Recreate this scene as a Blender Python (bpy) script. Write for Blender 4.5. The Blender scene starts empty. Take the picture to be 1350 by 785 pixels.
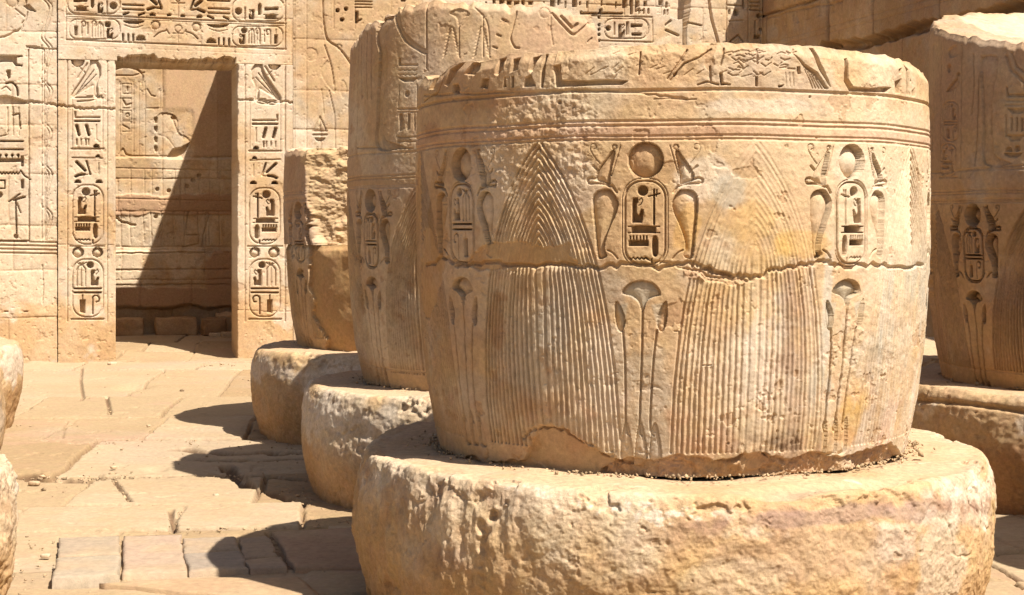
import bpy, math, random
import numpy as np
from math import radians, sin, cos, pi

# ------------------------------------------------------------------ camera, sky, sun, exposure
F, HX, HY, EYE = 2130.0, 675.0, 300.0, 1.6      # focal length and horizon of the photograph (1350 px wide)
scene = bpy.context.scene
cam_d = bpy.data.cameras.new("camera"); cam = bpy.data.objects.new("camera", cam_d)
scene.collection.objects.link(cam); scene.camera = cam
cam.location = (0, 0, EYE); cam.rotation_euler = (radians(90), 0, 0)
cam_d.sensor_width = 36; cam_d.lens = F / 1350 * 36
cam_d.shift_y = -(392.5 - HY) / 1350
cam_d.clip_start = 0.05; cam_d.clip_end = 1000

SUN_TO = np.array([0.50, -0.46, 1.0]); SUN_TO /= np.linalg.norm(SUN_TO)
elev = math.asin(SUN_TO[2]); az = math.atan2(SUN_TO[0], SUN_TO[1])
world = bpy.data.worlds.new("World"); scene.world = world; world.use_nodes = True
nt = world.node_tree; bg = nt.nodes["Background"]
sky = nt.nodes.new("ShaderNodeTexSky"); sky.sky_type = 'NISHITA'; sky.sun_disc = False
sky.sun_elevation = elev; sky.sun_rotation = az; sky.dust_density = 3.0; sky.ozone_density = 0.6
nt.links.new(sky.outputs[0], bg.inputs[0]); bg.inputs[1].default_value = 0.05
sd = bpy.data.lights.new("sun", 'SUN'); sd.energy = 5.0; sd.angle = radians(0.5); sd.color = (1.0, 0.935, 0.83)
so = bpy.data.objects.new("sun", sd); scene.collection.objects.link(so)
so.rotation_euler = (math.acos(SUN_TO[2]), 0, math.atan2(SUN_TO[1], SUN_TO[0]) + pi / 2)
so.location = (5, -5, 20)
vs = scene.view_settings
vs.view_transform = 'Standard'; vs.look = 'None'; vs.gamma = 1.0; vs.exposure = 1.0
vs.use_curve_mapping = False
cy = scene.cycles
cy.max_bounces = 6; cy.diffuse_bounces = 4; cy.glossy_bounces = 2
cy.use_adaptive_sampling = True; cy.adaptive_threshold = 0.02
cy.use_denoising = True

# ------------------------------------------------------------------ materials
def stone_material(name, rough=0.92, fine=0.16, bump=0.35, grain=1.0, warm=1.0):
    m = bpy.data.materials.new(name); m.use_nodes = True
    n = m.node_tree; L = n.links.new; b = n.nodes["Principled BSDF"]
    b.inputs["Roughness"].default_value = rough
    b.inputs["Specular IOR Level"].default_value = 0.18
    at = n.nodes.new("ShaderNodeAttribute"); at.attribute_name = "tone"
    tc = n.nodes.new("ShaderNodeTexCoord")
    def noise(scale, det, ro=0.6):
        q = n.nodes.new("ShaderNodeTexNoise"); q.inputs["Scale"].default_value = scale
        q.inputs["Detail"].default_value = det; q.inputs["Roughness"].default_value = ro
        L(tc.outputs["Object"], q.inputs["Vector"]); return q
    n1 = noise(38 * grain, 6, .7); n2 = noise(260 * grain, 3); n3 = noise(9 * grain, 5)
    def ramp(src, lo, hi):
        r = n.nodes.new("ShaderNodeMapRange"); r.inputs[1].default_value = 0.3; r.inputs[2].default_value = 0.7
        r.inputs[3].default_value = lo; r.inputs[4].default_value = hi
        L(src.outputs["Fac"], r.inputs[0]); return r
    r1 = ramp(n1, 1 - fine, 1 + fine * .8); r2 = ramp(n2, 1 - fine * .6, 1 + fine * .5)
    mu = n.nodes.new("ShaderNodeMath"); mu.operation = 'MULTIPLY'
    L(r1.outputs[0], mu.inputs[0]); L(r2.outputs[0], mu.inputs[1])
    hs = n.nodes.new("ShaderNodeHueSaturation"); hs.inputs["Saturation"].default_value = warm
    r3 = ramp(n3, 0.494, 0.506); L(r3.outputs[0], hs.inputs["Hue"])
    L(mu.outputs[0], hs.inputs["Value"]); L(at.outputs["Color"], hs.inputs["Color"])
    L(hs.outputs[0], b.inputs["Base Color"])
    bp = n.nodes.new("ShaderNodeBump"); bp.inputs["Strength"].default_value = bump
    bp.inputs["Distance"].default_value = 0.006
    ad = n.nodes.new("ShaderNodeMath"); ad.operation = 'ADD'
    L(n1.outputs["Fac"], ad.inputs[0])
    m2 = n.nodes.new("ShaderNodeMath"); m2.operation = 'MULTIPLY'; m2.inputs[1].default_value = 0.35
    L(n2.outputs["Fac"], m2.inputs[0]); L(m2.outputs[0], ad.inputs[1])
    L(ad.outputs[0], bp.inputs["Height"]); L(bp.outputs[0], b.inputs["Normal"])
    return m
M_STONE = stone_material("weathered_sandstone", fine=.2, bump=.45)
M_BASE = stone_material("salt_stained_sandstone", fine=0.26, bump=0.8, grain=1.0)
M_GROUND = stone_material("sandy_paving", fine=0.17, bump=0.6, grain=.8)

# ------------------------------------------------------------------ numpy helpers
_rs = np.random.RandomState(5)
_LAT = _rs.rand(64, 64, 64).astype(np.float32) * 2 - 1
def vnoise(x, y, z):
    xi = np.floor(x); yi = np.floor(y); zi = np.floor(z)
    fx = (x - xi).astype(np.float32); fy = (y - yi).astype(np.float32); fz = (z - zi).astype(np.float32)
    fx = fx * fx * (3 - 2 * fx); fy = fy * fy * (3 - 2 * fy); fz = fz * fz * (3 - 2 * fz)
    a = xi.astype(np.int32) & 63; b = yi.astype(np.int32) & 63; c = zi.astype(np.int32) & 63
    a1 = (a + 1) & 63; b1 = (b + 1) & 63; c1 = (c + 1) & 63
    l = _LAT
    x00 = l[a, b, c] * (1 - fx) + l[a1, b, c] * fx; x10 = l[a, b1, c] * (1 - fx) + l[a1, b1, c] * fx
    x01 = l[a, b, c1] * (1 - fx) + l[a1, b, c1] * fx; x11 = l[a, b1, c1] * (1 - fx) + l[a1, b1, c1] * fx
    return (x00 * (1 - fy) + x10 * fy) * (1 - fz) + (x01 * (1 - fy) + x11 * fy) * fz
def fbm(P, scale, oct=4, seed=0, gain=0.5, st=(1, 1, 1)):
    x, y, z = [np.asarray(P[i], dtype=np.float32) * scale * st[i] + seed * (13.7 + i * 7.1) for i in range(3)]
    out = 0; amp = 1; tot = 0
    for k in range(oct):
        out = out + amp * vnoise(x, y, z); tot += amp; amp *= gain
        x = x * 2.03 + 5.1; y = y * 2.03 + 3.3; z = z * 2.03 + 1.7
    return (out / tot * 1.6).astype(np.float32)
def sst(x, a, b):
    t = np.clip((x - a) / (b - a), 0, 1); return t * t * (3 - 2 * t)
def mix(c, col, w):
    return c * (1 - w[..., None]) + np.array(col, dtype=np.float32) * w[..., None]
def smooth(pts, closed=False, n=6):
    p = [np.array(q, float) for q in pts]; out = []; N = len(p)
    for i in range(N if closed else N - 1):
        if closed: a, b, c, d = p[i - 1], p[i], p[(i + 1) % N], p[(i + 2) % N]
        else: a, b, c, d = p[max(i - 1, 0)], p[i], p[i + 1], p[min(i + 2, N - 1)]
        for k in range(n):
            t = k / n
            out.append(tuple(.5 * ((2 * b) + (-a + c) * t + (2 * a - 5 * b + 4 * c - d) * t * t + (-a + 3 * b - 3 * c + d) * t ** 3)))
    if not closed: out.append(tuple(p[-1]))
    return out

class Relief:
    """A height field over (s, z): s runs along the surface in metres, z is up. Negative = cut into the stone."""
    def __init__(self, S, Z, pxmap):
        self.S = S.astype(np.float32); self.Z = Z.astype(np.float32)
        self.H = np.zeros((len(Z), len(S)), np.float32); self.T = self.H
        self.pxmap = pxmap; self.ds = 0.0; self.dz = 0.0; self.sc = 1.0; self.k = 1.0; self.ref = (0, 0)
        self.M = {}
    def mask(self, n):
        if n not in self.M: self.M[n] = np.zeros_like(self.H)
        return self.M[n]
    def P(self, x, y):
        s, z = self.pxmap(x, y)
        s = self.ref[0] + (s - self.ref[0]) * self.sc; z = self.ref[1] + (z - self.ref[1]) * self.sc
        return s + self.ds, z + self.dz
    def box(self, pts, pad):
        a = np.array(pts)
        i0, i1 = np.searchsorted(self.S, [a[:, 0].min() - pad, a[:, 0].max() + pad])
        j0, j1 = np.searchsorted(self.Z, [a[:, 1].min() - pad, a[:, 1].max() + pad])
        if i1 <= i0 or j1 <= j0: return None
        return slice(j0, j1), slice(i0, i1)
    def dist(self, pts, b, closed=False):
        X = self.S[b[1]][None, :]; Y = self.Z[b[0]][:, None]
        d2 = np.full((Y.shape[0], X.shape[1]), 1e9, np.float32); par = np.zeros(d2.shape, bool)
        n = len(pts)
        for i in range(n if closed else n - 1):
            ax, ay = pts[i]; bx, by = pts[(i + 1) % n]
            vx, vy = bx - ax, by - ay; L = vx * vx + vy * vy + 1e-12
            t = np.clip(((X - ax) * vx + (Y - ay) * vy) / L, 0, 1)
            d2 = np.minimum(d2, (X - ax - t * vx) ** 2 + (Y - ay - t * vy) ** 2)
            if closed and ay != by:
                par ^= ((ay > Y) != (by > Y)) & (X < (bx - ax) * (Y - ay) / (by - ay) + ax)
        d = np.sqrt(d2)
        return np.where(par, d, -d) if closed else d
    # ---- strokes in metres
    def gm(self, pts, w, d):
        b = self.box(pts, w)
        if b is None: return
        q = self.dist(pts, b) / (w / 2)
        self.T[b] = np.minimum(self.T[b], -d * self.k * np.clip(1 - q * q * .6, 0, 1) * (q < 1.25))
    def cm(self, pts, d, edge=.0028):
        b = self.box(pts, .01)
        if b is None: return
        q = self.dist(pts, b, True)
        self.T[b] = np.minimum(self.T[b], -d * self.k * sst(q, -edge * .5, edge))
    def sm(self, pts, d, w, floor=.25):
        b = self.box(pts, .01)
        if b is None: return
        q = self.dist(pts, b, True)
        h = -d * self.k * (floor + (1 - floor) * np.exp(-np.clip(q, 0, 9) / w))
        self.T[b] = np.where(q > 0, np.minimum(self.T[b], h), self.T[b])
    def paint(self, name, pts, soft=.02, v=1.0):
        b = self.box(pts, soft * 2)
        if b is None: return
        q = self.dist(pts, b, True); m = self.mask(name)
        m[b] = np.maximum(m[b], v * sst(q, -soft, soft))

class Pen:
    """Draws inside a box given in photograph pixels; coordinates 0..1, y downwards, widths in pixels."""
    def __init__(self, R, x0=0, y0=0, x1=1, y1=1, flip=False, unit=None):
        self.R = R; self.b = (x0, y0, x1, y1); self.flip = flip
        cx, cy_ = (x0 + x1) / 2, (y0 + y1) / 2
        a = R.pxmap(cx, cy_ - .5); c = R.pxmap(cx, cy_ + .5); self.u = abs(a[1] - c[1]) * R.sc
    def q(self, x, y):
        x0, y0, x1, y1 = self.b
        if self.flip: x = 1 - x
        return self.R.P(x0 + (x1 - x0) * x, y0 + (y1 - y0) * y)
    def line(self, pts, w=1.5, d=.006, sm=False):
        if sm: pts = smooth(pts)
        self.R.gm([self.q(*p) for p in pts], w * self.u, d)
    def cut(self, pts, d=.02, sm=False):
        if sm: pts = smooth(pts, True)
        self.R.cm([self.q(*p) for p in pts], d)
    def sunk(self, pts, d=.01, w=.02, sm=True, floor=.25):
        if sm: pts = smooth(pts, True)
        self.R.sm([self.q(*p) for p in pts], d, w, floor)
    def rect(self, x0, y0, x1, y1, d=.02): self.cut([(x0, y0), (x1, y0), (x1, y1), (x0, y1)], d)
    def disc(self, cx, cy_, r, d=.02, dome=False, w=None):
        s, z = self.q(cx, cy_); r = r * self.u
        pts = [(s + r * cos(a), z + r * sin(a)) for a in np.linspace(0, 2 * pi, 28, endpoint=False)]
        if dome: self.R.sm(pts, d, w or r * .45, .12)
        else: self.R.cm(pts, d)

D_DEEP, D_LINE = .034, .008
def g_seated(p, d):     # crouching figure: back, lap, feet
    p.cut([(.28, .0), (.6, .0), (.62, .18), (.5, .26), (.52, .62), (.66, .72), (.84, .45), (1, .48), (.9, 1), (.2, 1), (.2, .3)], d)
    p.line([(.7, .1), (.85, .0), (.95, .12), (.8, .28), (.68, .3)], .8, d * .35)
def g_plant(p, d):
    for x in (.12, .48, .85): p.line([(x, 1), (x, .28), (.5, .05)], 1.5, d * .5)
    for x in (.1, .35, .65, .9): p.line([(.5, .12), (x, .0)], 1.1, d * .5)
def g_comb(p, d):
    p.rect(0, .42, 1, 1, d)
    for i in range(6): p.line([(.07 + i * .17, .5), (.07 + i * .17, 0)], 1.4, d * .8)
def g_bar(p, d):
    p.cut([(.12, .12), (.35, 0), (.65, .05), (.88, .15), (.88, .95), (.12, .95)], d)
    for y in (.15, .9): p.line([(0, y), (.15, y)], .9, d * .5); p.line([(.85, y), (1, y)], .9, d * .5)
def g_zig(p, d, n=9):
    p.line([(i / n, (i % 2)) for i in range(n + 1)], 1.2, d)
def g_reed(p, d): p.cut([(.3, 0), (.8, .03), (1, .4), (.9, 1), (.2, 1), (.05, .4)], d, True)
def g_hook(p, d, w=1.8): p.line([(.2, 1), (.2, .3), (.25, .08), (.6, 0), (.95, .12), (.9, .32), (.65, .35)], w, d, True)
def g_staff(p, d):
    p.line([(.5, 1), (.5, .0)], 1.8, d); p.line([(0, .2), (1, .12)], 1.6, d * .7); p.line([(.75, .0), (.7, .2)], 1.2, d * .6)
def g_neb(p, d): p.cut([(0, 0), (1, 0), (.92, .5), (.7, .95), (.3, .95), (.08, .5)], d)
def g_loaf(p, d): p.cut([(0, 1), (.08, .45), (.3, .08), (.6, .0), (.88, .3), (1, 1)], d)
def g_falcon(p, d):     # faces right: head and beak, breast, legs, the long tail slanting down
    px = [(120, 73), (124, 70), (128, 73), (133, 77), (128, 80), (132, 88), (132, 100), (128, 110), (129, 127), (124, 127), (123, 114), (116, 117), (106, 123), (97, 129), (95, 125), (106, 108), (115, 94), (119, 84)]
    q = [((x - 97) / 36, (y - 70) / 58) for x, y in px]
    p.sunk(q, d * 1.7, .03, floor=.45); p.line(smooth(q, True), 1.4, d * 1.5)
    f = lambda *a: [((x - 97) / 36, (y - 70) / 58) for x, y in a]
    p.line(f((100, 126), (112, 108), (124, 92)), 1.3, d * 2.1, True); p.line(f((104, 122), (118, 108), (127, 98)), 1.1, d * 2.0, True)
    p.line(f((115, 128), (134, 128)), 1.8, d); p.disc((125 - 97) / 36, 5 / 58, 1.2, d * 2.2)
def g_ankh(p, d):
    p.line([(.5, .45), (.25, .25), (.3, .05), (.5, 0), (.7, .05), (.75, .25), (.5, .45), (.5, 1)], 1.2, d, True)
    p.line([(.1, .47), (.9, .47)], 1.2, d)
def g_bird(p, d):
    p.sunk([(.9, .0), (1, .1), (.85, .2), (.88, .5), (.6, .72), (0, .85), (.35, .5), (.7, .25), (.75, .08)], d, .02)
    p.line([(.55, .7), (.5, 1)], 1, d * .6); p.line([(.7, .65), (.68, 1)], 1, d * .6)
def sub(p, x0, y0, x1, y1):
    a0, b0, a1, b1 = p.b
    if p.flip: x0, x1 = 1 - x1, 1 - x0
    return Pen(p.R, a0 + (a1 - a0) * x0, b0 + (b1 - b0) * y0, a0 + (a1 - a0) * x1, b0 + (b1 - b0) * y1, p.flip)
def ring(p, w, d, rr=.42, horizontal=False):
    x0, y0, x1, y1 = p.b; W, Hh = abs(x1 - x0), abs(y1 - y0)
    rx = rr; ry = rr * W / Hh
    if horizontal: ry = rr; rx = rr * Hh / W
    pts = []
    for cx, cy_, a in ((1 - rx, ry, -pi / 2), (1 - rx, 1 - ry, 0), (rx, 1 - ry, pi / 2), (rx, ry, pi)):
        for k in range(8): t = a + k / 7 * pi / 2; pts.append((cx + rx * cos(t), cy_ + ry * sin(t)))
    p.line(pts + [pts[0]], w, d)
def cartouche(R, x0, y0, x1, y1, kind, flip=False, d=D_DEEP, dl=D_LINE, w=1.8, double=False):
    p = Pen(R, x0, y0, x1, y1, flip); ring(p, w, dl)
    if double: ring(Pen(R, x0 - 3.5, y0 - 3.5, x1 + 3.5, y1 + 3.5, flip), 1.4, dl * .6)
    W = x1 - x0
    if kind == 'A':
        p.disc(.44, .115, W * .13, d); g_seated(sub(p, .1, .2, .46, .5), d); g_staff(sub(p, .58, .1, .86, .52), d * .8)
        g_bar(sub(p, .07, .53, .86, .63), d); g_comb(sub(p, .09, .66, .58, .78), d); g_reed(sub(p, .66, .66, .82, .89), d)
        g_zig(sub(p, .1, .915, .57, .94), d * .5); p.line([(.66, .93), (.66, .98)], 1.5, d * .6)
    else:
        p.disc(.58, .1, W * .11, d); g_seated(sub(p, .52, .18, .86, .46), d); g_plant(sub(p, .1, .06, .48, .46), d * .6)
        p.line([(.06, .51), (.92, .51)], 2.2, d * .6); p.line([(.06, .58), (.92, .58)], 2.2, d * .6)
        p.rect(.24, .7, .42, .93, d); p.line([(.33, .62), (.33, .72)], 1.5, d * .5); g_hook(sub(p, .6, .63, .88, .95), d * .5)

# ------------------------------------------------------------------ object helpers
def link(o, parent=None):
    scene.collection.objects.link(o)
    if parent: o.parent = parent
    return o
def props(o, label=None, cat=None, group=None, kind=None):
    if label: o["label"] = label
    if cat: o["category"] = cat
    if group: o["group"] = group
    if kind: o["kind"] = kind
    return o
def empty(name, loc, label, cat, group=None, kind=None):
    e = bpy.data.objects.new(name, None); e.location = loc; e.empty_display_size = .2
    link(e); return props(e, label, cat, group, kind or "thing")
def raw_mesh(name, V, Q, C, mat, parent=None, origin=(0, 0, 0), smooth_=True):
    V = np.ascontiguousarray(V - np.array(origin), dtype=np.float32); Q = np.ascontiguousarray(Q, dtype=np.int32)
    me = bpy.data.meshes.new(name); nv, nf, k = len(V), len(Q), Q.shape[1]
    me.vertices.add(nv); me.vertices.foreach_set("co", V.ravel())
    me.loops.add(nf * k); me.loops.foreach_set("vertex_index", Q.ravel())
    me.polygons.add(nf)
    me.polygons.foreach_set("loop_start", np.arange(0, nf * k, k, dtype=np.int32))
    me.polygons.foreach_set("loop_total", np.full(nf, k, dtype=np.int32))
    if smooth_: me.polygons.foreach_set("use_smooth", np.ones(nf, bool))
    me.update(calc_edges=True)
    a = me.attributes.new("tone", 'FLOAT_COLOR', 'POINT')
    c4 = np.ones((nv, 4), np.float32); c4[:, :3] = np.clip(C, .01, .95) * np.array((.745, .69, .655)); a.data.foreach_set("color", c4.ravel())
    me.materials.append(mat)
    o = bpy.data.objects.new(name, me)
    if parent is None: o.location = origin
    return link(o, parent)
def grid_faces(nr, nc, wrap=False, flip=False):
    r = np.arange(nr - 1)[:, None]; c = np.arange(nc if wrap else nc - 1)[None, :]
    c1 = (c + 1) % nc
    a = r * nc + c; b = r * nc + c1; d = (r + 1) * nc + c; e = (r + 1) * nc + c1
    q = np.stack([a + 0 * b, b, e, d], -1).reshape(-1, 4)
    return q[:, ::-1] if flip else q
def axis(segs):
    """segs: (start, end, step) pieces joined into one sorted coordinate array"""
    out = []
    for a, b, st in segs:
        n = max(1, int(round((b - a) / st))); out += list(a + (b - a) * np.arange(n) / n)
    out.append(segs[-1][1]); return np.array(out)

# ------------------------------------------------------------------ the court's frame
TH = radians(14.5); CU, SU = cos(TH), sin(TH)
W0 = np.array([-4.36, 21.0]); UD = np.array([CU, SU]); VD = np.array([-SU, CU])
def wall_map(v=0.0):
    o = W0 + VD * v
    def f(x, y):
        a = (x - HX) / F; u = (o[1] * a - o[0]) / (CU - SU * a); D = o[1] + SU * u
        return u, EYE + (HY - y) / F * D
    return f
def cyl_map(ax, ay, prof):
    def f(x, y):
        a = (x - HX) / F; z = 1.5
        for _ in range(4):
            R = prof(z); A = 1 + a * a; B = -2 * (a * ax + ay); C = ax * ax + ay * ay - R * R
            disc = max(B * B - 4 * A * C, 0); D = (-B - math.sqrt(disc)) / (2 * A)
            z = EYE + (HY - y) / F * D
        return math.atan2(a * D - ax, ay - D) * RS, z
    return f
RS = 1.18
GZ = -.13       # level of the paving

# ------------------------------------------------------------------ tones (linear albedo)
STONE = (.575, .42, .245); PALE = (.67, .575, .425); TAN = (.50, .34, .175); OCHRE = (.53, .33, .145)
BROWN = (.36, .215, .11); WHITE = (.74, .68, .58); BLUE = (.40, .46, .43); YELLOW = (.62, .40, .12); ROSE = (.56, .33, .24); DARK = (.13, .08, .045)
def tone(P, seed, pale=0.0, scale=1.0):
    n1 = fbm(P, 1.3 * scale, 4, seed); n2 = fbm(P, 4.5 * scale, 4, seed + 1); n3 = fbm(P, 22 * scale, 3, seed + 2)
    c = np.ones(P[0].shape + (3,), np.float32) * np.array(STONE, np.float32)
    c = mix(c, PALE, sst(n1 + n2 * .5 + pale, -.1, .7) * .85)
    c = mix(c, TAN, sst(-n1 + n2 * .6 - pale, .1, .8) * .7)
    c = mix(c, (.50, .45, .37), sst(fbm(P, 2.6 * scale, 5, seed + 31, .6), .15, .7) * .55)
    c = mix(c, BROWN, sst(n2 * .7 + n3 * .5, .5, 1.0) * .5)
    return c * (1 + .10 * n3[..., None])

# ------------------------------------------------------------------ columns
def shaft_prof(z): return float(np.interp(z, PZ, PR))
PZ = [.5, .61, .72, .85, 1.1, 1.5, 1.9, 2.3, 3.2]
PR = [1.06, 1.075, 1.10, 1.125, 1.155, 1.18, 1.183, 1.172, 1.15]
PERIOD = radians(43.3) * RS

def petals(R, sc, za, zb, n=14, half=.36, k=1.0):
    """nested chevrons of papyrus sheaths: ridged legs that leave the apex and run down to zb"""
    for i in range(n):
        a0 = za - .032 * i; fin = half - (half / n) * i; k_ = k; dec = .30
        if i == n - 1: fin = .02
        zz = a0 + (zb - a0) * np.linspace(0, 1, 30) ** 1.5
        for sg in (-1, 1):
            pts = [(sc + sg * fin * (1 - math.exp(-.86 * (a0 - z) / max(fin, .02))) * (1 - .04 * max(0, 1.0 - z)), z) for z in zz]
            jr = random.Random(int(sc * 1000) * 31 + i * 2 + sg)
            R.gm([(a_ + jr.uniform(-.0012, .0012), b_) for a_, b_ in pts], .0125 * jr.uniform(.8, 1.2), .0076 * k * jr.uniform(.7, 1.15))

def lotus(R):           # drawn in the photograph's pixels, round x = 847
    p = Pen(R, 0, 0, 1, 1)
    p.u = R.pu
    p.sunk([(820, 387), (824, 378), (834, 372), (847, 370), (860, 373), (868, 380), (871, 389), (862, 392), (853, 397), (847, 412), (841, 398), (832, 391)], .018, .02, floor=.35)
    for x, sg in ((822, 1), (868, -1)):
        p.sunk([(x - 13 * sg + sg * 2, 398), (x - 5 * sg, 402), (x + 1 * sg, 416), (x + 2 * sg, 428), (x - 3 * sg, 438), (x - 9 * sg, 432), (x - 12 * sg, 415)], .016, .014, floor=.3)
    p.line([(847, 408), (846, 470), (843, 560), (846, 575)], 3.0, .012, True)
    p.line([(821, 436), (824, 480), (825, 560), (830, 575)], 3.0, .012, True)
    p.line([(866, 436), (861, 480), (857, 560), (862, 575)], 3.0, .012, True)
    for x in (826, 845, 864):
        p.sunk([(x - 4, 562), (x + 2, 560), (x + 8, 592), (x + 7, 606), (x - 7, 606), (x - 8, 590)], .010, .012, floor=.15)

def royal_name(R, kind, flip=False):
    p = Pen(R, 0, 0, 1, 1); p.u = R.pu
    p.disc(851, 211, 24, .030, True, .030)
    p.b = (0, 0, 1, 1)
    cartouche(R, 824, 239, 877, 349, kind, flip, d=.045, dl=.011, w=2.6, double=True)
    for m in (lambda x: x, lambda x: 1701 - x):
        def L(pts, w, d, sm=True): p.line([(m(x), y) for x, y in pts], w, d, sm)
        def S(pts, d, w, fl=.25): p.sunk([(m(x), y) for x, y in pts], d, w, True, fl)
        S([(781, 262), (785, 254), (793, 250), (803, 250), (811, 258), (815, 268), (813, 280), (805, 298), (799, 315), (797, 329), (800, 338), (790, 342), (786, 332), (783, 300), (781, 280)], .021, .020, .10)
        L([(801, 330), (808, 334), (814, 341)], 2.2, .009)
        S([(807, 198), (811, 201), (808, 216), (805, 232), (804, 243), (795, 241), (787, 238), (786, 230), (791, 220), (800, 208)], .018, .014, .15)
        p.disc(m(810), 194, 4, .008, True)
        L([(818, 192), (812, 212), (806, 232)], 1.5, .006)
        L([(791, 216), (783, 206), (778, 197), (779, 191), (784, 190), (786, 195), (782, 197)], 1.3, .0045)
        L([(782, 219), (787, 224)], 3, .008)
        L([(805, 246), (796, 243), (786, 242), (777, 242), (775, 237), (781, 235), (789, 238)], 3.2, .010)
        L([(807, 245), (813, 254)], 3, .009)

def base_ring_lines(R, zs, w=.011, d=.006):
    s0, s1 = R.S[0], R.S[-1]
    for z in zs:
        n = 60; xs = np.linspace(s0, s1, n)
        R.gm([(x, z + .002 * sin(x * 9)) for x in xs], w, d)

def column_decor(R, main, phase, dz, kinds, soft=1.0):
    """stamps the repeating frieze; phase is the arc position of one royal name"""
    ref = main(848.5, 300); R.pxmap = main; R.pu = abs(main(850, 300)[1] - main(850, 301)[1])
    pet = np.zeros_like(R.H)
    for i in range(-3, 5):
        c = phase + i * PERIOD
        R.T = R.H; R.ds = c - ref[0]; R.dz = dz; R.k = soft * (1.8 if c < -.9 else 1.5 if c > .4 else 1) * random.Random(int(c * 77)).uniform(.92, 1.12)
        if abs(c) < pi * RS * 1.02:
            royal_name(R, kinds[i % len(kinds)], i % 2 == 1); lotus(R)
        R.T = pet; R.k = 1
        petals(R, c + PERIOD / 2, 1.955 + dz, .70, k=soft)
    R.ds = R.dz = 0; R.T = R.H; R.k = 1
    base_ring_lines(R, [2.022 + dz, 2.004 + dz, 1.962 + dz, 1.948 + dz])
    return pet

def build_shaft(name, ax, ay, parent, seed, step, dense, z0, ztop, decorate, prof=shaft_prof, post=None, colour=None,
                mat=None, rough=1.0, pet_w=None, excess=24):
    """ztop(s) array function; rows above it fold inwards and make the broken top."""
    th = axis([(-pi, -dense, .03), (-dense, dense, step / RS), (dense, pi, .03)])[:-1]
    S = th * RS
    zt = ztop(S); zmax = float(zt.max()); z0 = z0
    Z = axis([(z0, zmax, step)])
    R = Relief(S, Z, None)
    pet = decorate(R)
    PX = (ax + RS * np.sin(th))[None, :] + 0 * Z[:, None]; PY = (ay - RS * np.cos(th))[None, :] + 0 * Z[:, None]
    PZZ = Z[:, None] + 0 * S[None, :]; P3 = (PX, PY, PZZ)
    wear = fbm(P3, 3.0, 4, seed + 3)
    if pet is not None:
        R.H = np.minimum(R.H, 0) ; keep = R.H > -.0005
        R.H = R.H + pet * (sst(wear, -1.1, -.1) if pet_w is None else pet_w(P3, wear)) * keep
    n1 = fbm(P3, 14, 5, seed + 4); n2 = fbm(P3, 60, 3, seed + 5)
    pits = sst(fbm(P3, 45, 2, seed + 6), .62, .85) * sst(wear, .4, -.3)
    chip = sst(fbm(P3, 7, 5, seed + 7, .62), .52, .62)
    R.H += rough * (.0022 * n1 + .0011 * n2 - .003 * pits) + .004 * fbm(P3, 2.2, 2, seed + 8) - .0035 * chip
    R.chip = chip; R.P3 = P3
    if post: post(R)
    pr = np.interp(Z, PZ, PR) if prof is shaft_prof else np.array([prof(z) for z in Z])
    rr = pr[:, None] + R.H
    ez = PZZ - zt[None, :]
    rim = sst(ez, -.05, .004) * .022; rr = rr - rim
    above = ez > 0
    rr = np.where(above, rr - ez, rr); zz = np.where(above, zt[None, :] + .012 * n1 * np.clip(ez * 20, 0, 1), PZZ)
    C = colour(R) if colour else tone(P3, seed)
    # closing rows over the top
    edge_r = rr[-1]; edge_z = zz[-1]; tops = []; ks = np.linspace(0, 1, excess + 1)[1:]
    sth, cth = np.sin(th), np.cos(th)
    V = [np.stack([ax + rr * sth, ay - rr * cth, zz], -1)]
    Cx = [C]
    for k in ks:
        r_ = edge_r * (1 - k); tz = edge_z * (1 - k) + float(np.mean(zt)) * k
        q = (ax + r_ * sth, ay - r_ * cth, tz)
        tz = tz + .02 * fbm(q, 6, 4, seed + 11)
        V.append(np.stack([q[0], q[1], tz], -1)[None]); Cx.append(tone((q[0][None], q[1][None], tz[None]), seed + 20, .4))
    V = np.concatenate(V, 0); C = np.concatenate(Cx, 0); nr, nc = V.shape[:2]
    return raw_mesh(name, V.reshape(-1, 3), grid_faces(nr, nc, True), C.reshape(-1, 3), mat or M_STONE, parent, (ax, ay, 0))

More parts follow.
